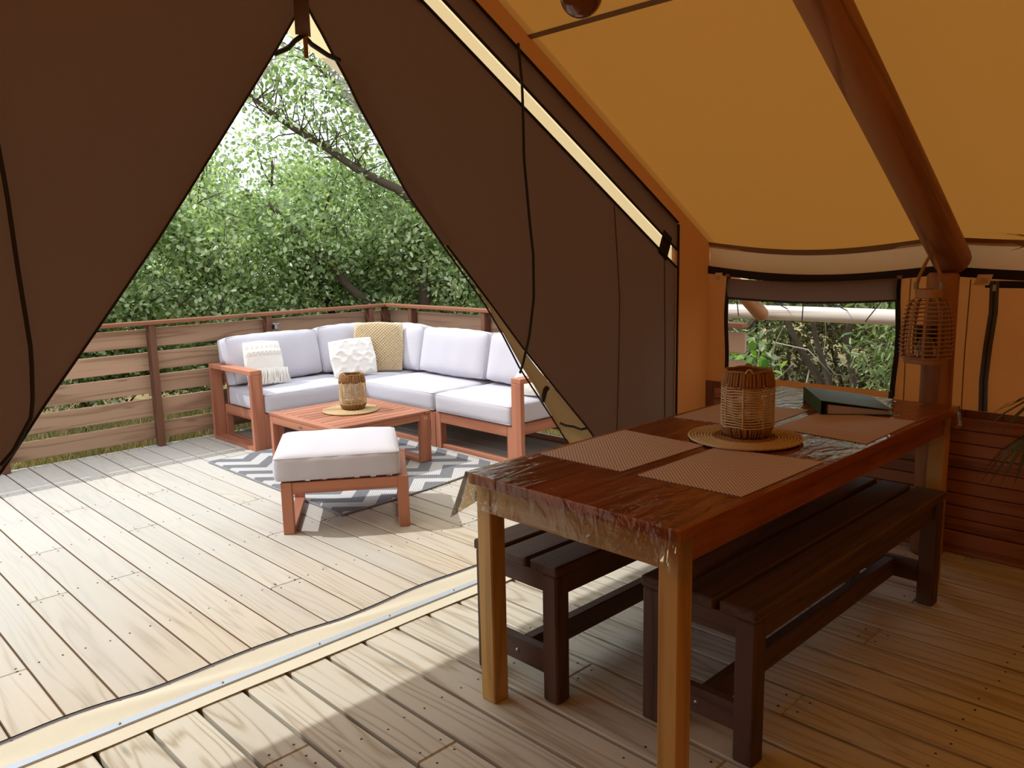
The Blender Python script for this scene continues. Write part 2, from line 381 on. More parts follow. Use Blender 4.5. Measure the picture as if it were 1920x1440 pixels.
def run(k, ya, yb, mat, wgap, lens):
    x0 = X0 + k * PITCH + wgap / 2; y = ya; cuts = []
    L = lens[k % len(lens)]
    while True:
        y2 = y + L; L = 2.44
        if y2 > yb - 0.3: y2 = yb
        plank(x0, y, y2, wgap, mat); 
        for yy in (y + 0.035, y2 - 0.035): cuts.append(yy)
        y = y2
        if y >= yb - 0.01: break
    j = -2.4
    ys = [(-2.4 + q * 0.61) for q in range(15)]
    for yy in [q for q in ys if ya < q < yb] + cuts:
        for xx in (0.032, PITCH - wgap - 0.032):
            screws.lathe([(0.0001, 0.0008), (0.0038, 0.0006), (0.0042, -0.002)], 6, (x0 + xx + rnd.uniform(-.004, .004), yy + rnd.uniform(-.01, .01), 0))
lens = [1.22, 2.44, 1.83, 0.61, 2.44, 1.22, 1.83]
for k in range(-14, 19): run(k, YB, YF + 0.02, 'deck_in', 0.014, [3.66, 4.27, 3.05, 4.88, 3.66, 4.27, 4.57])
for k in range(-11, 22): run(k, YF + 0.02, 6.2, 'deck', 0.007, lens)
o = obj('screws', screws, M['screw'], floor, fix=False); o['kind'] = 'stuff'

# ------------------------------------------------------------------ roof (ceiling)
def sag(y):
    return 0.05 * abs(math.sin(PI * (y - 1.27) / (YF - 1.27))) if y > 1.27 else 0.03 * abs(math.sin(PI * (1.27 - y) / 1.2))
def roof_pt(x, y):
    t = max(0.0, 1 - abs(abs(x - XR) - (XW - XR)) / 0.7)
    return (x, y, roofz(x) - sag(y) * t * t)
mb = MB(); mb.grid(lambda u, v: roof_pt(XR + (XW - XR) * u, YB + (YF - YB) * v), 24, 60)
mb.grid(lambda u, v: roof_pt(XL + (XR - XL) * u, YB + (YF - YB) * v), 24, 60)
ceil = struct(obj('ceiling', mb, M['roof'], smooth=True), 'sunlit orange canvas tent roof')
mb = MB(); mb.grid(lambda u, v: (2.52 + 0.022 * u, YB + (YF - YB) * v, roofz(2.52 + 0.022 * u) - 0.006), 1, 20)
obj('roof_seam', mb, M['trim'], ceil)
mb = MB()
mb.grid(lambda u, v: (XW - 0.012 + 0.01 * u, YB + (YF - YB) * v, EAVE - sag(YB + (YF - YB) * v) + 0.004 - 0.028 * u), 1, 80)
obj('eave_trim', mb, M['trim'], ceil)
# outer fly reaching past the front wall
def fly_edge(x):
    z = roofz(x) + 0.05
    return 2.04 + 0.63 * z if x < XR else 2.04 + 0.63 * (ZR + 0.05) - 0.10 * (x - XR)
mb = MB()
mb.grid(lambda u, v: (XR + (XW + 0.45 - XR) * u, YF + 0.01 + (fly_edge(XR + (XW + .45 - XR) * u) - YF) * v, roofz(XR + (XW + .45 - XR) * u) + 0.05), 16, 10)
mb.grid(lambda u, v: (XR - (XW + 0.45 - XR) * u, YF + 0.01 + (fly_edge(XR - (XW + .45 - XR) * u) - YF) * v, roofz(XR - (XW + .45 - XR) * u) + 0.05), 16, 10)
obj('roof_overhang', mb, M['fly'], ceil, smooth=True)

# ------------------------------------------------------------------ walls
def canvas_wall(mb, x, y0, y1, z0, z1, amp=0.006, nu=10, nv=10):
    mb.grid(lambda u, v: (x + amp * math.sin(9 * (y0 + (y1 - y0) * u) + 5 * (z0 + (z1 - z0) * v)) * math.sin(PI * u) * math.sin(PI * v), y0 + (y1 - y0) * u, z0 + (z1 - z0) * v), nu, nv)
WY0, WY1, WZ0, WZ1 = 1.43, 2.325, 0.705, 1.235
mb = MB()
canvas_wall(mb, XW, YB, WY0, 0.3, 1.24, 0.012, 40, 10)
canvas_wall(mb, XW, WY1, YF, 0.3, 1.24, 0.003, 4, 10)
canvas_wall(mb, XW, WY0, WY1, 0.3, WZ0, 0.004, 10, 6)
canvas_wall(mb, XW, WY0, WY1, WZ1, 1.24, 0.0, 10, 1)
mb.grid(lambda u, v: (XW, YB + (YF - YB) * u, 1.24 + (0.055 - sag(YB + (YF - YB) * u) * 0.8) * v), 80, 1)
wr = struct(obj('wall_right', mb, M['wall'], smooth=True), 'orange canvas side wall above a low plank wainscot')
def zy(y): return EAVE - sag(y)
mb = MB(); mb.grid(lambda u, v: (XW - 0.004 + 0.012 * math.sin(PI * v) + 0.004 * math.sin(23 * u), YB + (YF - YB) * u, zy(YB + (YF - YB) * u) - 0.012 - 0.125 * v + 0.004 * math.sin(31 * u)), 90, 4)
obj('valance', mb, M['cream'], wr, smooth=True)
mb = MB(); mb.grid(lambda u, v: (XW - 0.012, YB + (YF - YB) * u, zy(YB + (YF - YB) * u) * 0.9 + 0.1 * 1.40 - 0.122 - 0.042 * v), 90, 1)
obj('zipper_band', mb, M['band'], wr)
for y0 in (2.40, 1.105):
    b = MB(); hw, hh = (0.022, 0.034) if y0 > 2 else (0.03, 0.034)
    sk = 0.0 if y0 > 2 else 0.012
    b.grid(lambda u, v: (XW - 0.016 - 0.012 * v, y0 - 2 * hw * u + sk * v, 1.262 - 1.35 * hh * v), 2, 3)
    t = obj('care_label', b, M['label'], wr)
    b = MB()
    for q in range(3): b.box(XW - 0.0275 - 0.001 * q, XW - 0.027 - 0.001 * q, y0 - 2 * hw * 0.75, y0 - 2 * hw * 0.25, 1.243 - 0.008 * q, 1.2445 - 0.008 * q)
    obj('print', b, M['ink'], t)
# second (closed) window flap further along the wall
b = MB(); b.box(XW - 0.012, XW - 0.008, -0.4, 1.075, 1.205, 1.235); obj('flap_band', b, M['band'], wr)
b = MB()
pth = [(XW - 0.012, 1.04, 1.235), (XW - 0.014, 1.035, 1.1), (XW - 0.02, 1.045, 0.95), (XW - 0.016, 1.052, 0.8), (XW - 0.018, 1.045, 0.665)]
P = resample(pth, 14)
b.grid(lambda u, v: (P[int(round(u * 13))][0], P[int(round(u * 13))][1] - 0.018 + 0.036 * v, P[int(round(u * 13))][2]), 13, 1)
zs = obj('zipper', b, M['zip'], wr)
b = MB(); b.tube([(p[0] - 0.003, p[1], p[2]) for p in P], 0.003, 5); obj('zipper_teeth', b, M['cord'], zs)
b = MB(); b.box(XW - 0.024, XW - 0.014, 1.028, 1.044, 1.19, 1.22, 0.003); obj('zipper_pull', b, M['steel'], zs)
# vertical seams of the side wall
for yy in (1.385, 1.135):
    b = MB(); b.tube([(XW - 0.004, yy, 0.62), (XW - 0.007, yy + 0.003, 0.9), (XW - 0.004, yy, 1.24)], 0.0025, 5); obj('seam', b, M['trim'], wr)
# wainscot planks
b = MB(); b.box(0, 0.022, 0, 4.96, 0, 0.0555, 0.004); wm = b.mesh('plank'); wm.materials.append(M['wains'])
for k in range(9): link('wainscot_plank', wm, None, wr, (XW - 0.034, YB + 0.02, 0.105 + k * 0.0585))
b = MB(); b.box(XW - 0.05, XW - 0.012, YB + 0.02, YF - 0.01, 0.0, 0.102, 0.005); obj('base_board', b, M['wains'], wr)
b = MB(); b.box(XW - 0.012, XW + 0.02, YB, YF, -0.02, 0.66); obj('wainscot_backing', b, M['railpost'], wr)

# window
win = struct(thing('window_1', 'x', 'window', (0, 0, 0)), 'open tent window with rolled brown blind and black zippers'); del win['category']
b = MB(); b.grid(lambda u, v: (XW + 0.006, WY0 + (WY1 - WY0) * u, WZ0 + (WZ1 - WZ0) * v), 2, 2); obj('gauze', b, M['winnet'], win)
b = MB(); b.grid(lambda u, v: (XW - 0.022 - 0.012 * math.sin(PI * v) - 0.004 * math.sin(5 * u), WY0 + 0.005 + (WY1 - WY0 - 0.01) * u, 1.238 - 0.018 * math.sin(PI * u) - 0.100 * v + 0.012 * (0.5 - u)), 20, 6)
obj('window_blind', b, M['brown'], win, smooth=True)
b = MB(); b.tube([(XW - 0.024, WY0 + (WY1 - WY0) * i / 12, 1.134 + 0.012 * (0.5 - i / 12) - 0.018 * math.sin(PI * i / 12)) for i in range(13)], 0.006, 6); obj('blind_hem', b, M['cord'], win)
for yy, s in ((WY0, 1), (WY1, -1)):
    b = MB(); Q = [(XW - 0.012, yy + 0.006 * math.sin(7 * i / 10.0 + s), 1.245 - 0.056 * i) for i in range(11)]
    b.grid(lambda u, v: (Q[int(round(u * 10))][0], Q[int(round(u * 10))][1] - 0.012 + 0.024 * v, Q[int(round(u * 10))][2]), 10, 1); z = obj('window_zipper', b, M['band'], win)
    b = MB(); b.box(XW - 0.02, XW - 0.006, yy - 0.012, yy + 0.012, 1.238, 1.255, 0.002); obj('zipper_stop', b, M['trim'], z)
b = MB(); b.box(XW - 0.022, XW - 0.01, WY0 - 0.002, WY0 + 0.02, 0.672, 0.712, 0.004); obj('zipper_tab', b, M['cord'], win)

# front wall: orange canvas around the big door opening
DOORX = 3.57
def outer(x): return 1.523 + 0.593 * (3.58 - (XR + abs(x - XR)))
mb = MB()
for s in (1, -1):
    f = lambda x: XR + s * (x - XR)
    mb.grid(lambda u, v: (f(DOORX + (XW - DOORX) * u), YF, roofz(DOORX + (XW - DOORX) * u) * v), 4, 12)
    mb.grid(lambda u, v: (f(XR + (DOORX - XR) * u), YF, outer(XR + (DOORX - XR) * u) - 0.01 + (roofz(XR + (DOORX - XR) * u) + 0.01 - outer(XR + (DOORX - XR) * u)) * v), 16, 2)
wf = struct(obj('wall_front', mb, M['wall'], smooth=True), 'orange canvas front wall around the wide tent door')
mb = MB(); mb.grid(lambda u, v: (XL, YB + (YF - YB) * u, EAVE * v), 10, 6)
struct(obj('wall_left', mb, M['wall']), 'orange canvas side wall opposite the dining table')
mb = MB(); mb.grid(lambda u, v: (XL + (XW - XL) * u, YB, roofz(XL + (XW - XL) * u) * v), 16, 6)
struct(obj('wall_back', mb, M['wall']), 'orange canvas rear wall of the tent')

# ------------------------------------------------------------------ door curtains
hemR = [(0.0, 3.12), (0.517, 2.738), (0.664, 2.628), (0.906, 2.439), (1.051, 2.348), (1.189, 2.249), (1.435, 2.033), (1.62, 1.872), (1.816, 1.737), (1.912, 1.669), (1.984, 1.628), (2.057, 1.577), (2.123, 1.534), (2.19, 1.485), (2.25, XR), (2.7, XR)]
zipR = [(0.0, 3.29), (0.52, 2.895), (0.572, 2.855), (0.828, 2.61), (0.985, 2.458), (1.213, 2.252), (1.435, 2.045)]
hemL = [(0.0, -0.22), (0.5, 0.2), (0.9, 0.5), (1.032, 0.594), (1.256, 0.769), (1.459, 0.927), (1.635, 1.055), (1.916, 1.258), (2.059, 1.362), (2.165, 1.436), (2.182, 1.45), (2.25, XR), (2.7, XR)]
def mlo(x): return 1.296 + 0.6146 * (3.57 - (XR + abs(x - XR)))          # lower edge of the gauze strip
def mup(x): return 1.387 + 0.61 * (3.568 - (XR + abs(x - XR)))
def fold(x, z, s):
    k = max(0.0, min(1.0, (mlo(x) - z) / 0.45)) * max(0.0, min(1.0, (DOORX - XR - abs(x - XR)) / 0.3))
    return YF - 0.03 + k * 0.035 * math.sin(3.1 * x * s + 0.9 * z) * min(1, max(0, (2.6 - z))) - k * 0.012 * math.sin(8 * x + 2.2 * z) * 0.35
def curtain(s, label):
    t = thing('door_curtain', label, 'tent flap', (XR + s * (DOORX - XR), YF - 0.03, 0.0), 0, 'brown tent door flaps')
    t.location = (0, 0, 0)
    hem = hemR if s > 0 else hemL
    zmax = mlo(XR)
    def edge_out(z):
        d = DOORX - XR
        if z > 1.296: d = max(0.001, 3.57 - (z - 1.296) / 0.6146 - XR)
        return XR + s * d
    def edge_in(z):
        if s > 0 and z < 1.435: return interp(zipR, z)
        return interp(hem, z)
    nz = 70
    mb = MB(); mb.grid(lambda u, v: ((lambda z: (edge_in(z) + (edge_out(z) - edge_in(z)) * u, fold(edge_in(z) + (edge_out(z) - edge_in(z)) * u, z, s) , z))(0.01 + (zmax - 0.015) * v)), 40, nz)
    obj('curtain_panel', mb, M['brown'], t, smooth=True)
    if s > 0:
        mb = MB()
        def band(u, v):
            z = 0.01 + 1.42 * v; a = interp(hem, z); b = interp(zipR, z); x = a + (b - a) * u
            return (x, fold(x, z, s) - 0.012 + 0.012 * u + 0.006 * math.sin(13 * z + 3 * u), z)
        mb.grid(band, 6, 60); hb = obj('hem_band', mb, M['khaki'], t, smooth=True)
        mb = MB(); mb.tube([(interp(zipR, z), fold(interp(zipR, z), z, s) - 0.008, z) for z in np.linspace(0.02, 1.43, 30)], 0.004, 5); obj('hem_zipper', mb, M['band'], hb)
        for pts in (([(2.59, 0.80), (2.575, 0.79), (2.565, 0.765), (2.555, 0.74)], 0.012), ([(2.845, 0.575), (2.80, 0.575), (2.755, 0.595), (2.70, 0.61), (2.67, 0.625)], 0.006)):
            mb = MB(); mb.tube([(x, fold(x, z, s) - 0.018, z) for x, z in pts[0]], pts[1], 6); obj('tie_strap', mb, M['cord'], hb)
    # dark edge piping along the hem
    mb = MB(); mb.tube([(interp(hem, z), fold(interp(hem, z), z, s) + 0.002, z) for z in np.linspace(0.02, 2.2, 60)], 0.004, 5); obj('hem_piping', mb, M['band'], t)
    # gauze strip and the brown strip over it, all parallel to the roof
    xa, xb = 1.95, DOORX
    mb = MB(); mb.grid(lambda u, v: (XR + s * (xa + (xb - xa) * u - XR), YF - 0.018, mlo(xa + (xb - xa) * u) + (mup(xa + (xb - xa) * u) - mlo(xa + (xb - xa) * u)) * v), 20, 2); obj('gauze_strip', mb, M['net'], t)
    mb = MB(); mb.grid(lambda u, v: (XR + s * ((XR + (xb + 0.005 - XR) * u) - XR), YF - 0.03 - 0.006 * math.sin(40 * u) * math.sin(PI * v), mup(XR + (xb - XR) * u) + (outer(XR + (xb - XR) * u) - mup(XR + (xb - XR) * u)) * v), 40, 3); obj('upper_strip', mb, M['brown'], t, smooth=True)
    mb = MB(); mb.grid(lambda u, v: (XR + s * ((XR + (xa - XR) * u) - XR), YF - 0.022, mlo(XR + (xa - XR) * u) - 0.01 + (mup(XR + (xa - XR) * u) + 0.01 - mlo(XR + (xa - XR) * u)) * v), 8, 2); obj('gusset', mb, M['brown'], t)
    b0 = MB(); b0.grid(lambda u, v: (XR + s * (3.40 + 0.075 * u + 0.05 * v - XR), YF - 0.034, mlo(3.40 + 0.075 * u) - 0.02 + v * 0.115), 3, 2); obj('gusset', b0, M['band'], t)
    for fz, r in ((mlo, 0.006), (mup, 0.006), (outer, 0.006)):
        mb = MB(); mb.tube([(XR + s * (x - XR), YF - 0.038, fz(x)) for x in np.linspace(XR + 0.02, DOORX, 24)], r, 5); obj('edge_piping', mb, M['band'], t)
    mb = MB(); mb.tube([(XR + s * (DOORX - XR), YF - 0.04, z) for z in np.linspace(0.02, 1.52, 12)], 0.007, 5); obj('side_zipper', mb, M['band'], t)
    # long cord hanging down the flap
    if s > 0: cp = [(2.417, 2.222), (2.434, 2.079), (2.444, 1.775), (2.504, 1.381), (2.506, 1.199), (2.479, 1.039), (2.44, 0.927), (2.42, 0.885)]
    else: cp = [(0.50, 2.22), (0.545, 1.9), (0.559, 1.58), (0.562, 1.392), (0.569, 1.172), (0.556, 1.009), (0.502, 0.919), (0.47, 0.885)]
    mb = MB(); mb.tube([(x, fold(x, z, s) - 0.02, z) for x, z in resample(cp, 30)], 0.0058, 6); obj('tie_cord', mb, M['cord'], t, smooth=True)
    # vertical seams
    for xs in (3.46, 3.05) if s > 0 else (-0.2, 0.2):
        zt = min(mlo(xs), 2.3) - 0.01
        mb = MB(); mb.tube([(xs, fold(xs, z, s) - 0.003, z) for z in np.linspace(max(0.03, 0.2 if xs < 3.3 else 0.03), zt, 14)], 0.003, 4); obj('seam', mb, M['brown'], t)
    # rolled pale insect screen just outside the hem
    sc = [(1.555, 2.05), (1.595, 1.995), (1.657, 1.917), (1.736, 1.83), (1.803, 1.742), (1.853, 1.658), (2.05, 1.435)] if s > 0 else [(1.442, 2.073), (1.359, 1.979), (1.322, 1.937), (1.266, 1.874), (1.166, 1.76), (1.03, 1.58), (0.9, 1.40)]
    R_ = resample(sc, 14)
    mb = MB(); mb.grid(lambda u, v: (lambda p: (p[0] + (interp(hem, p[1]) + s * 0.06 - p[0]) * v, YF + 0.03 + 0.01 * math.sin(20 * u) * v, p[1] + 0.01))(R_[int(round(u * 13))]), 13, 3); obj('insect_screen', mb, M['screen'], t, smooth=True)
    return t
curtain(1, 'brown canvas door flap tied back beside the dining table with khaki hem band')
cl = curtain(-1, 'brown canvas door flap tied back on the opposite side from the dining table')
t = thing('apex_strap', 'dark brown strap hanging at the peak of the tent door', 'strap')
b = MB(); b.grid(lambda u, v: (1.396 + 0.055 * u, YF - 0.085 - 0.006 * math.sin(PI * u), 2.66 - 0.575 * v), 4, 8); obj('strap_web', b, M['brown'], t)
for s, e in ((-1, (1.35, 2.03)), (1, (1.59, 2.045))):
    b = MB(); b.tube([(1.424, YF - 0.085, 2.088), (1.434 + s * 0.03, YF - 0.065, 2.07), (XR + (e[0] - XR) * 0.6, YF - 0.04, 2.052), (e[0], YF - 0.03, e[1])], 0.008, 6); obj('strap_tie', b, M['cord'], t, smooth=True)
b = MB(); b.box(1.424, 1.437, YF - 0.09, YF - 0.08, 2.02, 2.086, 0.002); obj('strap_tab', b, M['trim'], t)

# ------------------------------------------------------------------ threshold strip
tr = struct(thing('trim_1', 'x', 'x'), 'cream groundsheet threshold strip with metal bar across the tent door'); del tr['category']
def sheet_z(x, v): return 0.004 + 0.010 * abs(math.sin(4.3 * x + 1.0 + 2.0 * v)) * v + 0.014 * max(0, math.sin(7.7 * x + 3 * v)) * v * (1.3 - v)
mb = MB(); mb.grid(lambda u, v: (XL + 0.05 + (XW - XL - 0.1) * u, 2.482 + 0.105 * v + 0.012 * math.sin(2.9 * (XL + 4.8 * u)) * v + 0.006 * math.sin(11 * u * 4) * v, sheet_z(XL + 4.8 * u, v)), 160, 8); obj('sheet_outer', mb, M['groundsheet'], tr, smooth=True)
mb = MB(); mb.grid(lambda u, v: (XL + 0.05 + (XW - XL - 0.1) * u, 2.45 - 0.07 * v + 0.004 * math.sin(9 * u * 4) * v, 0.004 + 0.003 * math.sin(17 * u) ** 2 * v), 120, 4); obj('sheet_inner', mb, M['groundsheet'], tr, smooth=True)
mb = MB(); mb.box(XL + 0.06, XW - 0.06, 2.449, 2.484, 0.002, 0.010, 0.002); bar = obj('metal_bar', mb, M['alu'], tr)
mb = MB(); mb.lathe([(0.0001, 0.003), (0.005, 0.002), (0.0065, 0)], 8); sm = mb.mesh('screw', True); sm.materials.append(M['steel'])
for k in range(14):
    link('bar_screw', sm, None, bar, (-0.6 + k * 0.33 + rnd.uniform(-.03, .03), 2.467, 0.010))
mb = MB(); mb.grid(lambda u, v: (XL + 0.05 + (XW - XL - 0.1) * u, 2.587 + 0.012 * math.sin(2.9 * (XL + 4.8 * u)) + 0.006 * math.sin(44 * u) + 0.016 * v, sheet_z(XL + 4.8 * u, 1) + 0.0015), 200, 1); zp = obj('zipper_tape', mb, M['zip'], tr)
mb = MB(); mb.tube([(XL + 0.05 + (XW - XL - 0.1) * u, 2.604 + 0.012 * math.sin(2.9 * (XL + 4.8 * u)) + 0.006 * math.sin(44 * u), sheet_z(XL + 4.8 * u, 1) + 0.0025) for u in np.linspace(0, 1, 200)], 0.0018, 4); obj('zipper_teeth', mb, M['cord'], zp)

# ------------------------------------------------------------------ poles
def log_between(name, a, b, r0, r1, mat, parent=None, n=18, seg=10, wob=0.004):
    a = Vector(a); b = Vector(b); L = (b - a).length; mbx = MB(); rr = random.Random(name)
    path = []; rad = []
    for i in range(seg + 1):
        t = i / seg; path.append((wob * math.sin(5 * t + 1), wob * math.cos(4 * t), L * t)); rad.append(r0 + (r1 - r0) * t)
    path = [path[0]] + path + [path[-1]]; rad = [rad[0] * 0.86] + rad + [rad[-1] * 0.86]
    path[1] = (path[1][0], path[1][1], 0.012); path[-2] = (path[-2][0], path[-2][1], L - 0.012)
    mbx.tube(path, rad, n)
    o = obj(name, mbx, mat, parent, smooth=True); o.rotation_mode = 'QUATERNION'
    o.location = a; o.rotation_quaternion = (b - a).to_track_quat('Z', 'Y'); return o
RY = 1.20
raf = log_between('rafter_pole', (1.53, RY, roofz(1.53) - 0.13), (3.885, RY, roofz(3.885) - 0.13), 0.072, 0.076, M['log'])
tag(raf, 'brown round wooden rafter pole sloping up under the orange roof', 'pole')
post = log_between('support_post', (3.815, RY + 0.01, 0.0), (3.815, RY + 0.01, 1.272), 0.068, 0.064, M['log'])
tag(post, 'round wooden upright post behind the hanging lantern', 'post')
b = MB(); b.lathe([(0.0695, 1.29 - 0.06), (0.0695, 1.29)], 16); 
rp = log_between('ridge_pole', (XR, YB + 0.05, ZR - 0.09), (XR, YF - 0.1, ZR - 0.09), 0.07, 0.07, M['log']); tag(rp, 'round wooden ridge pole along the peak of the roof', 'pole')

# pendant bulb hanging from the ridge
t = thing('pendant_lamp', 'brown glass ball pendant hanging below the tent ridge', 'lamp', (1.402, 1.20, 0))
b = MB(); b.lathe([(0.0005, 1.896)] + [(0.046 * math.sin(PI * k / 14), 1.942 - 0.046 * math.cos(PI * k / 14)) for k in range(1, 13)] + [(0.016, 1.988), (0.014, 2.0)], 24); obj('glass_ball', b, M['amber'], t, smooth=True)
b = MB(); b.lathe([(0.017, 1.985), (0.017, 2.05), (0.004, 2.06)], 16, cap=True); obj('lamp_socket', b, M['black'], t, smooth=True)
b = MB(); b.tube([(0, 0, 2.055), (0.02, 0, 2.4), (0.04, 0, 2.78)], 0.003, 6); obj('lamp_cable', b, M['cord'], t)

# ------------------------------------------------------------------ dining table
TX0, TX1, TY0, TY1, TZ = 1.562, 3.54, 1.036, 1.802, 0.745
t = thing('dining_table', 'long dining table with brown plank top and honey pine legs', 'table', (2.55, 1.42, 0))
ox, oy = 2.55, 1.42
pw = (TY1 - TY0) / 6
for k in range(6):
    b = MB(); b.box(TX0 - ox - rnd.uniform(0, .004), TX1 - ox + rnd.uniform(0, .004), TY0 - oy + k * pw + 0.0012, TY0 - oy + (k + 1) * pw - 0.0012, TZ - 0.036, TZ - rnd.uniform(0, .0012), 0.004); obj('top_plank', b, M['top'], t)
lx0, lx1, ly0, ly1, lw = 1.58 - ox, 3.52 - ox, 1.052 - oy, 1.786 - oy, 0.062
for x in (lx0, lx1 - lw):
    for y in (ly0, ly1 - lw):
        b = MB(); b.box(x, x + lw, y, y + lw, 0, TZ - 0.037, 0.004); obj('leg', b, M['pine_z'], t)
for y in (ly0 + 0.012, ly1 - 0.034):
    b = MB(); b.box(lx0 + lw, lx1 - lw, y, y + 0.022, TZ - 0.112, TZ - 0.037, 0.002); obj('apron', b, M['top'], t)  # long aprons coloured brown to paint in their shade and the vinyl's reflection
for x in (lx0 + 0.004, lx1 - 0.026):
    b = MB(); b.box(x, x + 0.022, ly0 + lw, ly1 - lw, TZ - 0.122, TZ - 0.037, 0.002); obj('apron', b, M['pine_y'], t)

# clear vinyl tablecloth
ZC = TZ + 0.0008
def cloth(label):
    mbx = MB(); nx, ny = 60, 26
    mbx.grid(lambda u, v: (TX0 - 0.004 + (TX1 - TX0 + 0.008) * u, TY0 - 0.004 + (TY1 - TY0 + 0.008) * v, ZC), nx, ny)
    # skirt around the edge
    per = []
    a, b_, c, d = (TX0 - .004, TY0 - .004), (TX1 + .004, TY0 - .004), (TX1 + .004, TY1 + .004), (TX0 - .004, TY1 + .004)
    for p, q, n, nrm in ((a, b_, 80, (0, -1)), (b_, c, 34, (1, 0)), (c, d, 80, (0, 1)), (d, a, 34, (-1, 0))):
        for i in range(n): per.append((p[0] + (q[0] - p[0]) * i / n, p[1] + (q[1] - p[1]) * i / n, nrm, i / n))
    m = len(per); rows = 6; vs = []; 
    for (x, y, nrm, tt) in per:
        e = max(0, 1 - min(tt, 1 - tt) * 9)      # near a corner
        L = 0.098 + 0.012 * math.sin(9 * x + 4 * y) + (0.05 if x < 2.5 else 0.0) * e * e
        sgx = -1 if x < 2.5 else 1; sgy = -1 if y < 1.4 else 1
        k1 = math.sin(26 * x + 21 * y) * 0.5 + math.sin(11 * x - 17 * y)
        near_left = (sgx < 0 and sgy > 0)
        for r in range(rows):
            w = r / (rows - 1); out = 0.002 + (0.006 + 0.007 * k1) * w * w
            ex = nrm[0] * max(out, 0.0015); ey = nrm[1] * max(out, 0.0015)
            fl = (0.05 if near_left else 0.012) * e * e * w
            ex += sgx * fl * 0.7; ey += sgy * fl * 0.7
            vs.append((x + ex, y + ey, ZC - L * w * (0.92 if near_left else 1)))
    fs = [(i * rows + r, ((i + 1) % m) * rows + r, ((i + 1) % m) * rows + r + 1, i * rows + r + 1) for i in range(m) for r in range(rows - 1)]
    mbx.add(vs, fs)
    # pinched corner folds
    for cx, cy, sx_, sy_ in ((TX0, TY0, -1, -1),):
        mbx.add([(cx - .006, cy - .006, ZC - 0.004), (cx - .012, cy + 0.052, ZC - 0.088), (cx - 0.020, cy + 0.006, ZC - 0.094), (cx - .008, cy - 0.016, ZC - 0.088)], [(0, 1, 2), (0, 2, 3)])
        mbx.add([(cx - .004, cy - .006, ZC - 0.03), (cx + .01, cy - 0.018, ZC - 0.16), (cx + 0.03, cy - 0.010, ZC - 0.19), (cx + .02, cy - 0.004, ZC - 0.12)], [(0, 1, 2), (0, 2, 3)])
    return tag(obj('tablecloth', mbx, M['vinyl'], smooth=True), label, 'tablecloth')
cloth('clear plastic sheet draped over the dining table')

# placemats
mats = [([(1.862, 1.782), (1.869, 1.451), (2.305, 1.443), (2.318, 1.788)], 'brown woven placemat nearest the tent door and the open end of the table'),
        ([(1.868, 1.393), (1.882, 1.060), (2.36, 1.055), (2.305, 1.397)], 'brown woven placemat above the bench end, beside the round mat'),
        ([(3.135, 1.056), (2.668, 1.050), (2.70, 1.404), (3.104, 1.392)], 'brown woven placemat below the open edge of the green binder'),
        ([(2.628, 1.782), (3.015, 1.785), (3.085, 1.445), (2.655, 1.435)], 'brown woven placemat behind the wicker candle holder')]
for P4, lab in mats:
    cx = sum(p[0] for p in P4) / 4; cy = sum(p[1] for p in P4) / 4
    b = MB(); Q = [(p[0] - cx, p[1] - cy) for p in P4]
    b.add([(x, y, 0) for x, y in Q] + [(x, y, 0.0018) for x, y in Q], [(0, 1, 2, 3), (4, 5, 6, 7), (0, 1, 5, 4), (1, 2, 6, 5), (2, 3, 7, 6), (3, 0, 4, 7)])
    tag(obj('placemat', b, M['mat'], loc=(cx, cy, ZC + 0.0004)), lab, 'placemat', 'woven placemats on the dining table')

# ------------------------------------------------------------------ wicker candle holders and round mats
def ring(r, z, tr, n=40, wig=0.0, ph=0.0, m=10):
    return [(r * (1 + wig * math.cos(8 * a + ph)) * math.cos(a), r * (1 + wig * math.cos(8 * a + ph)) * math.sin(a), z + 0.0018 * math.sin(5 * a + ph) + 0.0008 * math.sin(13 * a + 3 * ph)) for a in [2 * PI * i / n for i in range(n)]]
def round_mat(name, label, loc, R, dark, tilt=0):
    t = thing(name, label, 'mat', loc, 0, 'round woven mats')
    nr = int(R / 0.0105)
    b1 = MB(); b2 = MB()
    for i in range(nr):
        r = R - 0.006 - i * 0.0105
        if r < 0.006: break
        bb = b2 if (dark and R * 0.22 < r < R * 0.58) else b1
        n = max(12, 2 * int(2 * PI * r / 0.022))
        pts = [(r * math.cos(2 * PI * k / n), r * math.sin(2 * PI * k / n), 0.0052 + 0.0022 * ((k + i) % 2)) for k in range(n)]
        bb.tube(pts, [0.0046 + 0.0010 * (k % 2) for k in range(n)], 5, closed=True)
    obj('outer_braid', b1, M['jute'], t, smooth=True)
    if b2.v: obj('inner_braid', b2, M['jute_dk'], t, smooth=True)
    return t
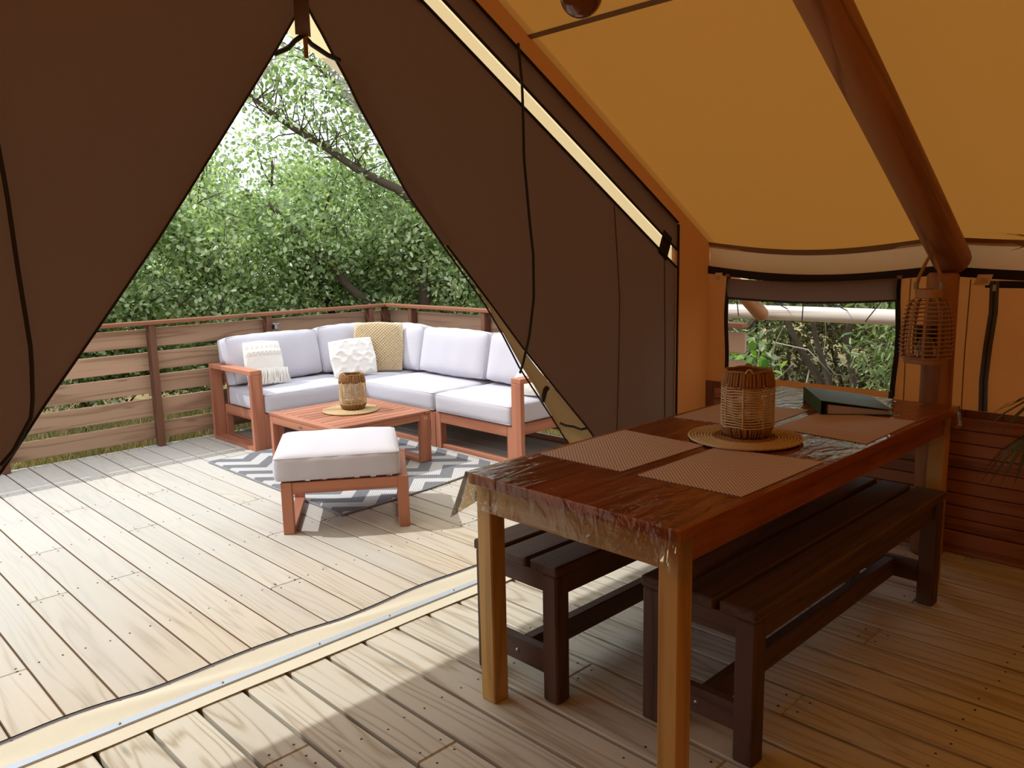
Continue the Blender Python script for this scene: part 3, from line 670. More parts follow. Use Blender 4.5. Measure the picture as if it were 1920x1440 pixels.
def holder(label, loc, R, Hh, mat, mat2, rz, open_=True):
    t = thing('wicker_candle_holder', label, 'candle holder', loc, rz)
    def prof(z):   # radius
        q = z / Hh
        return R * (0.80 + 0.20 * min(1, q / 0.16) if q < 0.16 else (1.0 if q < 0.76 else 1.0 - 0.13 * ((q - 0.76) / 0.24) ** 1.5))
    hr = random.Random(int(loc[0] * 1000))
    b = MB(); b.lathe([(0.001, 0.004), (prof(0.0) * 0.97, 0.003), (prof(0.0) * 0.98, Hh * 0.15)], 40); nv = 46
    for k in range(nv):
        a = 2 * PI * (k + hr.uniform(-.2, .2)) / nv; rr = 0.0052 + hr.uniform(-.001, .0012)
        b.tube([(prof(z) * (1.0 + hr.uniform(-.012, .02)) * math.cos(a + hr.uniform(-.02, .02)), prof(z) * 1.0 * math.sin(a), z) for z in np.linspace(0.003, Hh * (0.16 + hr.uniform(0, .015)), 4)], rr, 5)
    obj('bottom_band', b, mat2, t, smooth=True)
    b = MB(); b.lathe([(prof(z) * 0.965, z) for z in np.linspace(Hh * 0.79, Hh * 0.985, 5)], 40)
    for k in range(nv):
        a = 2 * PI * (k + hr.uniform(-.2, .2)) / nv; rr = 0.0052 + hr.uniform(-.001, .0012)
        b.tube([(prof(z) * (1.0 + hr.uniform(-.012, .02)) * math.cos(a + hr.uniform(-.02, .02)), prof(z) * math.sin(a), z) for z in np.linspace(Hh * (0.79 - hr.uniform(0, .02)), Hh * 0.985, 5)], rr, 5)
    obj('top_band', b, mat2, t, smooth=True)
    n = 16
    for i in range(n):
        z = Hh * 0.16 + (Hh * 0.63) * (i + 0.5) / n
        b = MB(); b.tube(ring(prof(z), z, 0, 40, 0.018, i * 0.4), 0.0028 if i % 2 else 0.0032, 5, closed=True); obj('cord', b, mat, t, smooth=True)
    for k in range(8):
        a = 2 * PI * k / 8
        b = MB(); b.tube([(prof(z) * 1.02 * math.cos(a), prof(z) * 1.02 * math.sin(a), z) for z in np.linspace(Hh * 0.14, Hh * 0.82, 9)], 0.0034, 6); obj('upright', b, mat, t, smooth=True)
    b = MB(); b.tube(ring(prof(Hh) * 1.0, Hh, 0, 40), 0.005, 6, closed=True); obj('rim', b, mat2, t, smooth=True)
    for a in (0.2, 0.2 + PI):
        c, s = math.cos(a), math.sin(a); r = prof(Hh)
        b = MB(); b.tube([((r + 0.004) * c - 0.012 * s * q, (r + 0.004) * s + 0.012 * c * q, Hh + 0.014 * (1 - q * q) - 0.002) for q in np.linspace(-1, 1, 9)], 0.0032, 5); obj('ear_loop', b, mat, t, smooth=True)
    return t
round_mat('round_mat', 'round plaited seagrass mat with dark inner rings on the dining table', (2.48, 1.392, ZC + 0.0024), 0.193, True)
holder('open woven seagrass candle holder standing on the dining table', (2.488, 1.389, ZC + 0.0122), 0.0855, 0.228, M['jute'], M['jute_dk'], 0.35)

# binder
t = thing('ring_binder', 'dark green ring binder lying flat on the dining table', 'binder', (3.235, 1.365, ZC), math.radians(37))
# binder axes: spine towards the door side, opening faces the bench
bx0, bx1, by0, by1 = -0.165, 0.165, -0.135, 0.135
b = MB(); b.box(bx0, bx1, by0, by1, 0.0005, 0.0035, 0.001); obj('back_cover', b, M['binder'], t)
b = MB(); b.add([(bx0, by0, 0.020), (bx1, by0, 0.018), (bx1, by1, 0.056), (bx0, by1, 0.056), (bx0, by0, 0.023), (bx1, by0, 0.021), (bx1, by1, 0.059), (bx0, by1, 0.059)], [(0, 1, 2, 3), (4, 5, 6, 7), (0, 1, 5, 4), (1, 2, 6, 5), (2, 3, 7, 6), (3, 0, 4, 7)]); obj('front_cover', b, M['binder'], t)
b = MB(); b.box(bx0, bx1, by1 - 0.003, by1, 0.002, 0.058, 0.001); sp = obj('spine', b, M['binder'], t)
b = MB(); b.add([(bx0 + .012, by0 + .008, 0.004), (bx1 - .012, by0 + .008, 0.004), (bx1 - .012, by1 - .03, 0.004), (bx0 + .012, by1 - .03, 0.004), (bx0 + .012, by0 + .008, 0.016), (bx1 - .012, by0 + .008, 0.014), (bx1 - .012, by1 - .03, 0.040), (bx0 + .012, by1 - .03, 0.040)], [(0, 1, 2, 3), (4, 5, 6, 7), (0, 1, 5, 4), (1, 2, 6, 5), (2, 3, 7, 6), (3, 0, 4, 7)]); obj('pages', b, M['paper'], t)
b = MB(); b.lathe([(0.0001, 0.001), (0.003, 0.0005), (0.004, 0)], 8)
for q in (-0.1, 0.1):
    o = obj('rivet', b, M['steel'], sp, smooth=True, loc=(q, by1 + 0.001, 0.012)); o.rotation_euler = (-PI / 2, 0, 0)

# ------------------------------------------------------------------ benches
def bench(label, loc, L=1.45, Wd=0.375, Hh=0.457):
    t = thing('bench', label, 'bench', loc, 0, 'dark dining benches')
    sw = (Wd - 2 * 0.018) / 3
    for k in range(3):
        b = MB(); y = k * (sw + 0.018); b.box(0, L, y, y + sw, Hh - 0.034, Hh - (0.0015 if k == 1 else 0), 0.005); obj('seat_slat', b, M['bench_x'], t)
    lw = 0.062
    for x in (0.004, L - 0.004 - lw):
        for y in (0.004, Wd - 0.004 - lw):
            b = MB(); b.box(x, x + lw, y, y + lw, 0, Hh - 0.0345, 0.006); obj('leg', b, M['bench_z'], t)
        b = MB(); b.box(x + 0.01, x + lw - 0.016, 0.004 + lw, Wd - 0.004 - lw, Hh - 0.098, Hh - 0.0345, 0.002); obj('end_rail', b, M['bench_y'], t)
        b = MB(); b.box(x + 0.01, x + lw - 0.02, 0.004 + lw, Wd - 0.004 - lw, 0.085, 0.165, 0.003); er = obj('foot_rail', b, M['bench_y'], t)
        b = MB(); b.lathe([(0.0001, 0.004), (0.006, 0.003), (0.008, 0)], 10); o = obj('bolt', b, M['steel'], er, smooth=True, loc=((x + 0.0095) if x < 0.5 else (x + lw - 0.019), Wd / 2, 0.12)); o.rotation_euler = (0, -PI / 2 if x < 0.5 else PI / 2, 0)
    for y in (0.022, Wd - 0.044):
        b = MB(); b.box(0.07, L - 0.07, y, y + 0.022, Hh - 0.110, Hh - 0.0345, 0.002); obj('side_rail', b, M['bench_x'], t)
    b = MB(); b.box(0.052, L - 0.052, Wd / 2 - 0.03, Wd / 2 + 0.008, 0.085, 0.16, 0.003); obj('stretcher', b, M['bench_x'], t)
    return t
bench('dark wooden bench on the wall-lamp side, set away from the tent door, lantern end', (1.838, 0.982, 0))
bpy.data.objects['bench']['label'] = 'dark slatted bench under the table edge farther from the tent door'
b2 = dup(bpy.data.objects['bench'], (1.704, 1.572, 0), 0, 'dark slatted bench on the tent door side of the dining table')

# ------------------------------------------------------------------ hanging lantern
LX, LY = 3.632, 1.205
t = thing('hanging_lantern', 'brown cane lantern hanging by a rope from the rafter pole', 'lantern', (LX, LY, 0.90))
def lr(z):     # radius against local height 0..0.27
    q = z / 0.262
    return 0.094 + 0.008 * math.sin(PI * min(1, q * 1.4)) - 0.020 * max(0, (q - 0.66) / 0.34) ** 1.8
b = MB(); b.lathe([(0.0005, 0.0), (0.082, 0.0), (0.084, 0.004), (0.084, 0.02), (0.078, 0.024), (0.0005, 0.024)], 32); obj('base_disc', b, M['rattan'], t, smooth=False)
for i in range(14):
    z = 0.026 + 0.0178 * i
    b = MB(); r = lr(z); b.tube([(r * math.cos(2 * PI * k / 36), r * math.sin(2 * PI * k / 36), z + 0.001 * math.sin(3 * k)) for k in range(36)], 0.0028, 6, closed=True); obj('cane_ring', b, M['rattan'], t, smooth=True)
for k in range(10):
    a = 2 * PI * (k + 0.35) / 10; b = MB(); ca, sa = math.cos(a), math.sin(a)
    P = [((lr(z) - 0.006) * ca, (lr(z) - 0.006) * sa, z) for z in np.linspace(0.02, 0.262, 12)] + [(0.045 * ca, 0.045 * sa, 0.278)]
    wv = Vector((-sa, ca, 0))
    for off in (-1, 1): pass
    b.grid(lambda u, v: tuple(Vector(P[int(round(u * 12))]) + wv * (0.011 * (v - 0.5))), 12, 1); b.grid(lambda u, v: tuple(Vector(P[int(round(u * 12))]) * 1.0 + Vector((-ca * .003, -sa * .003, 0)) + wv * (0.011 * (v - 0.5))), 12, 1)
    obj('cane_slat', b, M['rattan'], t)
b = MB(); b.lathe([(0.048, 0.272), (0.052, 0.275), (0.052, 0.308), (0.050, 0.311), (0.043, 0.311), (0.043, 0.272), (0.048, 0.272)], 32); obj('top_collar', b, M['rattan'], t)
b = MB(); b.lathe([(0.040, 0.026), (0.042, 0.03), (0.042, 0.16), (0.039, 0.16), (0.039, 0.03), (0.040, 0.026)], 28); obj('glass_cylinder', b, M['glass'], t, smooth=True)
b = MB(); b.lathe([(0.0005, 0.025), (0.028, 0.025), (0.028, 0.075), (0.0005, 0.077)], 20); obj('candle', b, M['wax'], t)
HZ = 0.462
b = MB(); b.tube([(-0.02, 0.046, 0.315), (-0.012, 0.04, 0.36), (0.0, 0.022, 0.415), (0.012, 0.004, HZ), (0.02, -0.012, 0.422), (0.015, -0.035, 0.37), (0.0, -0.046, 0.315)], 0.0075, 8); rp_ = obj('rope_handle', b, M['rope'], t, smooth=True)
for p in ((-0.02, 0.046, 0.30), (0.0, -0.046, 0.30)):
    b = MB(); b.lathe([(0.0095, 0), (0.0095, 0.03)], 10, (p[0], p[1], p[2] + 0.01), cap=True); fr_ = obj('ferrule', b, M['steel'], rp_)
    b = MB(); b.tube([(p[0] + 0.006 * math.cos(q), p[1], p[2] + 0.002 + 0.009 * math.sin(q)) for q in np.linspace(0, 2 * PI, 12, endpoint=False)], 0.0018, 5, closed=True); obj('wire_loop', b, M['steel'], t)
b = MB(); b.tube([(0.012, 0.004, HZ + 0.03), (0.022, 0.004, HZ + 0.012), (0.012, 0.004, HZ - 0.009), (0.002, 0.004, HZ + 0.004)], 0.0022, 5); b.tube([(0.012, 0.004, HZ + 0.03), (0.012, 0.004, roofz(LX) - 0.20 - 0.90)], 0.0022, 5); obj('hook', b, M['steel'], t)

# ------------------------------------------------------------------ potted palm beside the wall (only its leaf tips reach the picture)
t = thing('potted_palm', 'dark leaved palm with drooping fingered fronds beside the plank wall', 'plant', (3.50, 0.44, 0))
b = MB(); b.lathe([(0.0005, 0), (0.11, 0), (0.145, 0.24), (0.155, 0.25), (0.155, 0.27), (0.135, 0.27), (0.125, 0.23), (0.0005, 0.23)], 28); obj('pot', b, M['terra'], t, smooth=True)
b = MB(); b.tube([(0, 0, 0.22), (0.01, 0.01, 0.6), (0, 0, 1.0), (-0.01, 0.02, 1.3)], [0.03, 0.026, 0.022, 0.012], 8); obj('stem', b, M['trunk'], t, smooth=True)
rp2 = random.Random(5)
def frond(base, tip_dir, length, nf=9, fl=0.26, droop=0.5):
    bx = Vector(base); d = Vector(tip_dir).normalized(); b = MB()
    pts = [bx + d * (length * q) + Vector((0, 0, -droop * 0.12 * q * q)) for q in np.linspace(0, 1, 6)]
    b.tube([tuple(p) for p in pts], 0.004, 5); e = pts[-1]; side = d.cross(Vector((0, 0, 1))).normalized()
    for k in range(nf):
        a = (k / (nf - 1) - 0.5) * 2.6
        dr = (d * math.cos(a) + side * math.sin(a)).normalized(); L = fl * (0.75 + 0.3 * math.cos(a)); w = 0.009
        n = dr.cross(Vector((0, 0, 1))).normalized()
        prev = None
        q = [e + dr * (L * s_) + Vector((0, 0, -droop * L * s_ * s_ * 0.8)) for s_ in (0, 0.3, 0.65, 1)]
        ws = (0.4, 1.0, 0.8, 0.05)
        vs = []
        for p_, w_ in zip(q, ws): vs += [tuple(p_ + n * w * w_), tuple(p_ - n * w * w_)]
        b.add(vs, [(0, 1, 3, 2), (2, 3, 5, 4), (4, 5, 7, 6)])
    obj('frond', b, M['palm'], t, fix=False)
frond((0, 0, 1.28), (-0.20, 0.245, 0.13), 0.36, 9, 0.25, 0.25)
frond((0, 0, 1.01), (-0.20, 0.245, -0.08), 0.33, 7, 0.20, 0.5)
frond((0, 0, 0.93), (-0.20, 0.27, -0.10), 0.34, 11, 0.18, 0.9)
frond((0, 0, 1.2), (0.3, -0.5, 0.4), 0.25, 9, 0.22, 0.6)
frond((0, 0, 1.3), (-0.4, -0.3, 0.5), 0.25, 9, 0.22, 0.6)

# ------------------------------------------------------------------ railings
rows = [(0.05, 0.18), (0.225, 0.36), (0.40, 0.535), (0.575, 0.71), (0.75, 0.885)]
RYF = 6.165
posts_x = [0.22, 1.235, 2.263, 3.20, 4.20]
t = thing('deck_railing', 'slatted wooden deck railing behind the fringed pillow, facing the tent door', 'railing', (0, RYF, 0), 0, 'deck railings')
ends = [-0.8] + posts_x + [4.42]
for i in range(len(ends) - 1):
    for (z0, z1) in rows:
        b = MB(); b.box(ends[i] + 0.002, ends[i + 1] - 0.002, 0.0, 0.028, z0 + rnd.uniform(-.003, .003), z1 + rnd.uniform(-.003, .003), 0.003); obj('board', b, M['rail'], t)
for x in posts_x:
    b = MB(); b.box(x - 0.024, x + 0.024, -0.07, -0.0005, -0.1 if False else 0.0, 0.915, 0.003); obj('post', b, M['railpost'], t)
b = MB(); b.box(-0.8, 4.44, -0.078, 0.010, 0.916, 0.944, 0.004); obj('cap_rail', b, M['railcap'], t)
b = MB(); b.box(3.20 + 0.03, 3.20 + 0.06, -0.10, -0.02, 0.80, 0.85, 0.006); b.tube([(3.20, -0.075, 0.84), (3.215, -0.1, 0.85), (3.25, -0.105, 0.845), (3.27, -0.095, 0.85)], 0.006, 6); obj('latch', b, M['steel'], t)
b = MB(); b.box(4.40 - 0.05, 4.40, -0.05, -0.0005, 0.0, 0.915, 0.003); obj('post', b, M['railpost'], t)
RXF = 4.425
posts_y = [5.74, 4.785, 3.83, 2.88]
t2 = thing('deck_railing', 'slatted wooden deck railing at the sofa corner side, running back to the tent', 'railing', (RXF, 0, 0), 0, 'deck railings')
ends = [2.50] + posts_y[::-1] + [6.155]
for i in range(len(ends) - 1):
    for (z0, z1) in rows:
        b = MB(); b.box(0.0, 0.028, ends[i] + 0.002, ends[i + 1] - 0.002, z0 + rnd.uniform(-.003, .003), z1 + rnd.uniform(-.003, .003), 0.003); obj('board', b, M['rail_y'], t2)
for y in posts_y:
    b = MB(); b.box(-0.07, -0.0005, y - 0.024, y + 0.024, 0.0, 0.915, 0.003); obj('post', b, M['railpost'], t2)
b = MB(); b.box(-0.078, 0.010, 2.48, 6.085, 0.916, 0.944, 0.004); obj('cap_rail', b, M['railcap_y'], t2)

# ------------------------------------------------------------------ sofa
def rbox(w, d, h, r, puff=0.0, n=(14, 14, 5), wrinkle=0.0, seed=0):
    """soft rounded block centred on x,y with its base at z=0"""
    hw, hd, hh = w / 2, d / 2, h / 2; b = MB()
    def pos(p):
        q = [max(-a + r, min(a - r, c)) for c, a in zip(p, (hw, hd, hh))]
        dv = [c - e for c, e in zip(p, q)]; L = math.sqrt(sum(x * x for x in dv))
        if L > 1e-9: q = [e + x / L * r for e, x in zip(q, dv)]
        fx, fy, fz = q[0] / hw, q[1] / hd, q[2] / hh
        bul = puff * (1 - fx ** 4) * (1 - fy ** 4)
        q[2] += bul * (1 if fz > 0.2 else 0.0) * max(0, fz)
        q[0] += puff * 0.5 * fx * (1 - fy * fy) * (1 - fz * fz); q[1] += puff * 0.5 * fy * (1 - fx * fx) * (1 - fz * fz)
        if wrinkle: q[2] += wrinkle * math.sin(31 * q[0] + seed) * math.sin(9 * q[1] + seed * 2) * max(0, fz) * 0.6; q[1] += wrinkle * math.sin(43 * q[0] + 3 * q[2] + seed) * 0.4 * abs(fy) ** 4
        return (q[0], q[1], q[2] + hh)
    def lins(a, m):
        e = [-a, -a + r * 0.3, -a + r]; 
        return e + [(-a + r) + (2 * a - 2 * r) * i / m for i in range(1, m)] + [-x for x in e[::-1]]
    X, Y, Z = lins(hw, n[0]), lins(hd, n[1]), lins(hh, n[2])
    def face(A, B, f):
        vs = [f(a, c) for a in A for c in B]; k = len(B)
        b.add([pos(v) for v in vs], [(i * k + j, (i + 1) * k + j, (i + 1) * k + j + 1, i * k + j + 1) for i in range(len(A) - 1) for j in range(k - 1)])
    for s in (-1, 1):
        face(X, Y, lambda a, c: (a, c, s * hh)); face(X, Z, lambda a, c: (a, s * hd, c)); face(Y, Z, lambda a, c: (s * hw, a, c))
    me = b.mesh('cushion', True)
    bm = bmesh.new(); bm.from_mesh(me); bmesh.ops.remove_doubles(bm, verts=bm.verts, dist=1e-5); bmesh.ops.recalc_face_normals(bm, faces=bm.faces); bm.to_mesh(me); bm.free()
    me.polygons.foreach_set('use_smooth', [True] * len(me.polygons)); return me
def piping(w, d, z, r, off=0.0):
    hw, hd = w / 2 - off, d / 2 - off; c = 0.018; pts = []
    for cx, cy, a0 in ((hw - c, hd - c, 0), (-hw + c, hd - c, 90), (-hw + c, -hd + c, 180), (hw - c, -hd + c, 270)):
        for k in range(5): a = math.radians(a0 + 22.5 * k); pts.append((cx + c * math.cos(a), cy + c * math.sin(a), z))
    b = MB(); b.tube(pts, r, 5, closed=True); return b
def seat_cushion(name, label, x0, x1, y0, y1, z0, h, group, puff=0.012, seed=1):
    o = link(name, rbox(x1 - x0 - 0.012, y1 - y0 - 0.012, h, 0.028, puff, (18, 18, 5), 0.003, seed), M['cush'], None, ((x0 + x1) / 2, (y0 + y1) / 2, z0))
    tag(o, label, 'cushion', group)
    obj('piping', piping(x1 - x0 - 0.012, y1 - y0 - 0.012, h - 0.012, 0.0035, 0.006), M['cush'], o, smooth=True)
    obj('piping', piping(x1 - x0 - 0.012, y1 - y0 - 0.012, 0.012, 0.0035, 0.006), M['cush'], o, smooth=True)
    return o
def back_cushion(label, cx, cy, z0, w, h, th, rz, lean, group, seed):
    me = rbox(w, h, th, 0.035, 0.03, (16, 12, 4), 0.005, seed)
    o = link('back_cushion', me, M['cush'], None, (cx, cy, z0)); tag(o, label, 'cushion', group)
    # local: x width, y height, z thickness -> stand it up and lean it back
    o.rotation_mode = 'QUATERNION'
    R_ = Matrix.Rotation(rz, 4, 'Z') @ Matrix.Rotation(PI / 2 - lean, 4, 'X') @ Matrix.Translation((0, h / 2, 0))
    o.matrix_world = Matrix.Translation((cx, cy, z0)) @ R_
    obj('piping', piping(w, h, th - 0.012, 0.0035, 0.006), M['cush'], o, smooth=True)
    obj('piping', piping(w, h, 0.012, 0.0035, 0.006), M['cush'], o, smooth=True)
    return o
def pinch(o, axis, lim):
    """press the soft edge of a cushion in where the armrest holds it"""
    for q in [o] + list(o.children):
        Mx = o.matrix_world; Mi = Mx.inverted()
        for v in q.data.vertices:
            w = Mx @ v.co
            if w.z < 0.592 and w[axis] < lim: w[axis] = lim; v.co = Mi @ w
        q.data.update()
SX0, SY1, SX1 = 2.65, 6.07, 4.335      # outer limits
FY, FX = 5.39, 3.60                    # seat fronts
RZ0, RZ1 = 0.19, 0.262
def leg(t, x, y, h=RZ1, w=0.055, d=0.055):
    b = MB(); b.box(x, x + w, y, y + d, 0, h, 0.003); return obj('leg', b, M['teak_z'], t)
def arm_frame(t, x0, x1, y0, y1, axis):
    """open rectangular arm made of four boards; axis 1: loop runs along y, axis 0: along x"""
    th = 0.034; Hh = 0.588
    if axis == 1:
        for y in (y0, y1 - th): b = MB(); b.box(x0, x1, y, y + th, 0.0, Hh - th, 0.002); obj('arm_upright', b, M['teak_z'], t)
        b = MB(); b.box(x0, x1, y0, y1, Hh - th + 0.0005, Hh, 0.003); obj('armrest', b, M['teak_y'], t)
        b = MB(); b.box(x0, x1, y0 + th, y1 - th, 0.0, 0.024, 0.002); obj('arm_foot', b, M['teak_y'], t)
    else:
        for x in (x0, x1 - th): b = MB(); b.box(x, x + th, y0, y1, 0.0, Hh - th, 0.002); obj('arm_upright', b, M['teak_z'], t)
        b = MB(); b.box(x0, x1, y0, y1, Hh - th + 0.0005, Hh, 0.003); obj('armrest', b, M['teak_x'], t)
        b = MB(); b.box(x0 + th, x1 - th, y0, y1, 0.0, 0.024, 0.002); obj('arm_foot', b, M['teak_x'], t)
def platform(t, x0, x1, y0, y1):
    for y in (y0, y1 - 0.03): b = MB(); b.box(x0 + 0.055, x1 - 0.055, y, y + 0.03, RZ0, RZ1, 0.002); obj('seat_rail', b, M['teak_x'], t)
    for x in (x0, x1 - 0.03): b = MB(); b.box(x, x + 0.03, y0 + 0.055, y1 - 0.055, RZ0, RZ1, 0.002); obj('seat_rail', b, M['teak_y'], t)
    n = 6
    for k in range(n):
        y = y0 + 0.05 + (y1 - y0 - 0.16) * k / (n - 1); b = MB(); b.box(x0 + 0.03, x1 - 0.03, y, y + 0.06, RZ1 - 0.02, RZ1 - 0.002, 0.002); obj('seat_slat', b, M['teak_x'], t)
    for x in (x0, x1 - 0.055):
        for y in (y0, y1 - 0.055): leg(t, x, y)
    for x in (x0 + 0.01, x1 - 0.045): b = MB(); b.box(x, x + 0.035, y0 + 0.055, y1 - 0.055, 0.0, 0.03, 0.002); obj('floor_rail', b, M['teak_y'], t)
def backrest_x(t, x0, x1, y):
    for (z0, z1) in ((0.645, 0.735), (0.42, 0.50)): b = MB(); b.box(x0, x1, y - 0.028, y, z0, z1, 0.003); obj('back_rail', b, M['teak_x'], t)
    for x in (x0 + 0.02, x1 - 0.07): b = MB(); b.box(x, x + 0.05, y - 0.054, y - 0.0285, RZ1 + 0.001, 0.72, 0.003); obj('back_post', b, M['teak_z'], t)
def backrest_y(t, y0, y1, x):
    for (z0, z1) in ((0.645, 0.735), (0.42, 0.50)): b = MB(); b.box(x - 0.028, x, y0, y1, z0, z1, 0.003); obj('back_rail', b, M['teak_y'], t)
    for y in (y0 + 0.02, y1 - 0.07): b = MB(); b.box(x - 0.054, x - 0.0285, y, y + 0.05, RZ1 + 0.001, 0.72, 0.003); obj('back_post', b, M['teak_z'], t)
G = 'sections of the red wood corner sofa'
t = thing('sofa_section', 'red wood sofa section with open armrest beside the fringed pillow', 'sofa', (0, 0, 0), 0, G)
arm_frame(t, SX0, SX0 + 0.09, FY, SY1 - 0.0, 1); platform(t, SX0 + 0.091, 3.597, FY, SY1); backrest_x(t, SX0 + 0.1, 3.59, SY1 + 0.004)
t = thing('sofa_section', 'red wood corner section of the sofa behind the cable knit pillow', 'sofa', (0, 0, 0), 0, G)
platform(t, 3.60, SX1, FY + 0.002, SY1); backrest_x(t, 3.605, SX1 - 0.07, SY1 + 0.004); backrest_y(t, FY + 0.01, SY1 - 0.06, SX1 + 0.002)
t = thing('sofa_section', 'armless red wood sofa section behind the coffee table', 'sofa', (0, 0, 0), 0, G)
platform(t, FX + 0.01, SX1, 4.502, FY - 0.002); backrest_y(t, 4.51, FY - 0.01, SX1 + 0.002)
t = thing('sofa_section', 'red wood sofa section ending in the armrest next to the tent flap', 'sofa', (0, 0, 0), 0, G)
platform(t, FX + 0.01, SX1, 3.70, 4.498); backrest_y(t, 3.72, 4.49, SX1 + 0.002); arm_frame(t, FX, SX1 - 0.02, 3.61, 3.698, 0)
G = 'grey sofa seat cushions'; SZ = RZ1 + 0.001
seat_cushion('seat_cushion', 'light grey seat cushion beside the open armrest, under the fringed pillow', SX0 + 0.095, 3.612, FY - 0.03, 5.99, SZ, 0.148, G, seed=1)
seat_cushion('seat_cushion', 'light grey corner seat cushion under the beige nubby pillow', 3.614, 4.255, FY + 0.006, 5.99, SZ, 0.146, G, seed=2)
seat_cushion('seat_cushion', 'light grey seat cushion right behind the coffee table, joining the corner', FX - 0.01, 4.255, 4.502, FY + 0.002, SZ, 0.145, G, seed=3)
seat_cushion('seat_cushion', 'light grey seat cushion ending at the armrest next to the tent flap', FX - 0.01, 4.255, 3.702, 4.496, SZ, 0.14, G, seed=4)
G = 'grey sofa back cushions'; BZ = SZ + 0.152
back_cushion('light grey back cushion behind the white fringed pillow', 3.10, 5.955, BZ, 0.79, 0.36, 0.16, 0, math.radians(12), G, 1)
pinch(bpy.data.objects['back_cushion'], 0, SX0 + 0.0905)
back_cushion('light grey back cushion behind the white cable knit pillow', 3.80, 5.958, BZ, 0.575, 0.375, 0.14, 0, math.radians(11), G, 2)
back_cushion('narrow side of a grey back cushion in the sofa corner beside the beige pillow', 4.218, 5.525, BZ, 0.485, 0.37, 0.15, PI / 2 * -1, math.radians(11), G, 3)
back_cushion('light grey back cushion behind the coffee table, with creased side', 4.217, 4.865, BZ, 0.775, 0.355, 0.17, -PI / 2, math.radians(12), G, 4)
back_cushion('light grey back cushion partly hidden by the tent flap', 4.217, 4.075, BZ, 0.735, 0.36, 0.17, -PI / 2, math.radians(12), G, 5)
pinch(bpy.data.objects['back_cushion.004'], 1, 3.699)

# throw pillows
def pillow(name, label, cx, cy, z0, w, h, th, rz, lean, mat, relief, n=72, roll=0.0):
    b = MB()
    def side(s):
        def f(u, v):
            x, y = 2 * u - 1, 2 * v - 1
            e = max(0, (1 - abs(x) ** 2.4)) * max(0, (1 - abs(y) ** 2.4)); z = th / 2 * e ** 0.5
            pin = 1 - 0.06 * (1 - e) * (1 - abs(abs(x) - abs(y)))
            k = relief(x, y) * min(1, e * 6) if s > 0 else 0
            return (w / 2 * x * (1 - 0.05 * (1 - y * y)* -0.0) * pin, h / 2 * y * pin, s * (z + k) + 0.0)
        return f
    b.grid(side(1), n, n); b.grid(side(-1), 20, 20)
    o = obj(name, b, mat, smooth=True); tag(o, label, 'pillow', 'throw pillows on the sofa')
    o.matrix_world = Matrix.Translation((cx, cy, z0)) @ Matrix.Rotation(rz, 4, 'Z') @ Matrix.Rotation(PI / 2 - lean, 4, 'X') @ Matrix.Rotation(roll, 4, 'Z') @ Matrix.Translation((0, h / 2, 0))
    return o
def rel_fringe(x, y):
    r = 0.0012 * math.sin(70 * x) * math.sin(60 * y)
    if 0.28 < y < 0.62: r += 0.014 * math.sin(PI * (y - 0.28) / 0.34) * (0.7 + 0.3 * math.sin(30 * x + (14 if y > 0.45 else 0)))
    if y > 0.66: r += 0.003 * math.sin(26 * x)
    return r
def rel_cable(x, y):
    r = 0.0
    for k in (-0.9, -0.3, 0.3, 0.9):
        for s in (-1, 1):
            c = k + s * 0.30 * math.sin(PI * 1.1 * y + 0.6 * k); d = (x - c) / 0.13
            r = max(r, 0.016 * math.exp(-d * d) * (0.85 + 0.15 * math.sin(22 * y)))
    return r + 0.001 * math.sin(60 * x) * math.sin(60 * y)
def rel_nub(x, y): 
    a = math.sin(25 * (x + y)); c = math.sin(25 * (x - y)); return 0.016 * abs(a * c) ** 0.7
PZ = SZ + 0.162
pk = pillow('throw_pillow', 'white knitted pillow with a fringed lower edge against the sofa arm side', 2.925, 5.672, PZ, 0.335, 0.345, 0.12, math.radians(6), math.radians(14), M['white_knit'], rel_fringe, roll=math.radians(-3))
fr = random.Random(3); b = MB()
for k in range(44):
    x = -0.168 + 0.336 * k / 43; yy = 0.10 + fr.uniform(-0.012, 0.012) - 0.17
    z0_ = 0.045 * (1 - (x / 0.2) ** 2) ** 0.5 if abs(x) < 0.2 else 0.01
    P = [(x, -0.05, 0.062 - 0.10 * abs(x)), (x + fr.uniform(-.006, .006), -0.10, 0.064 - 0.12 * abs(x)), (x * 1.06 + fr.uniform(-.01, .01), -0.155, 0.045 - 0.1 * abs(x) + fr.uniform(0, .01)), (x * 1.1 + fr.uniform(-.012, .012), -0.168, 0.05 - 0.1 * abs(x))]
    b.tube(P, 0.0045, 5)
obj('fringe', b, M['white_knit'], pk, smooth=True)
pillow('throw_pillow', 'white cable knit pillow standing in front of the beige pillow', 3.635, 5.525, PZ - 0.006, 0.40, 0.315, 0.12, math.radians(-8), math.radians(16), M['white_knit'], rel_cable, roll=math.radians(2))
pillow('throw_pillow', 'beige nubby textured pillow in the sofa corner', 3.885, 5.585, PZ - 0.002, 0.43, 0.42, 0.13, math.radians(-45), math.radians(14), M['beige'], rel_nub, 150, roll=math.radians(-1))
pillow('throw_pillow', 'white bouclé pillow half hidden behind the armrest by the tent flap', 3.875, 3.852, PZ - 0.002, 0.28, 0.27, 0.11, math.radians(-86), math.radians(44), M['white_knit'], rel_nub, 60)

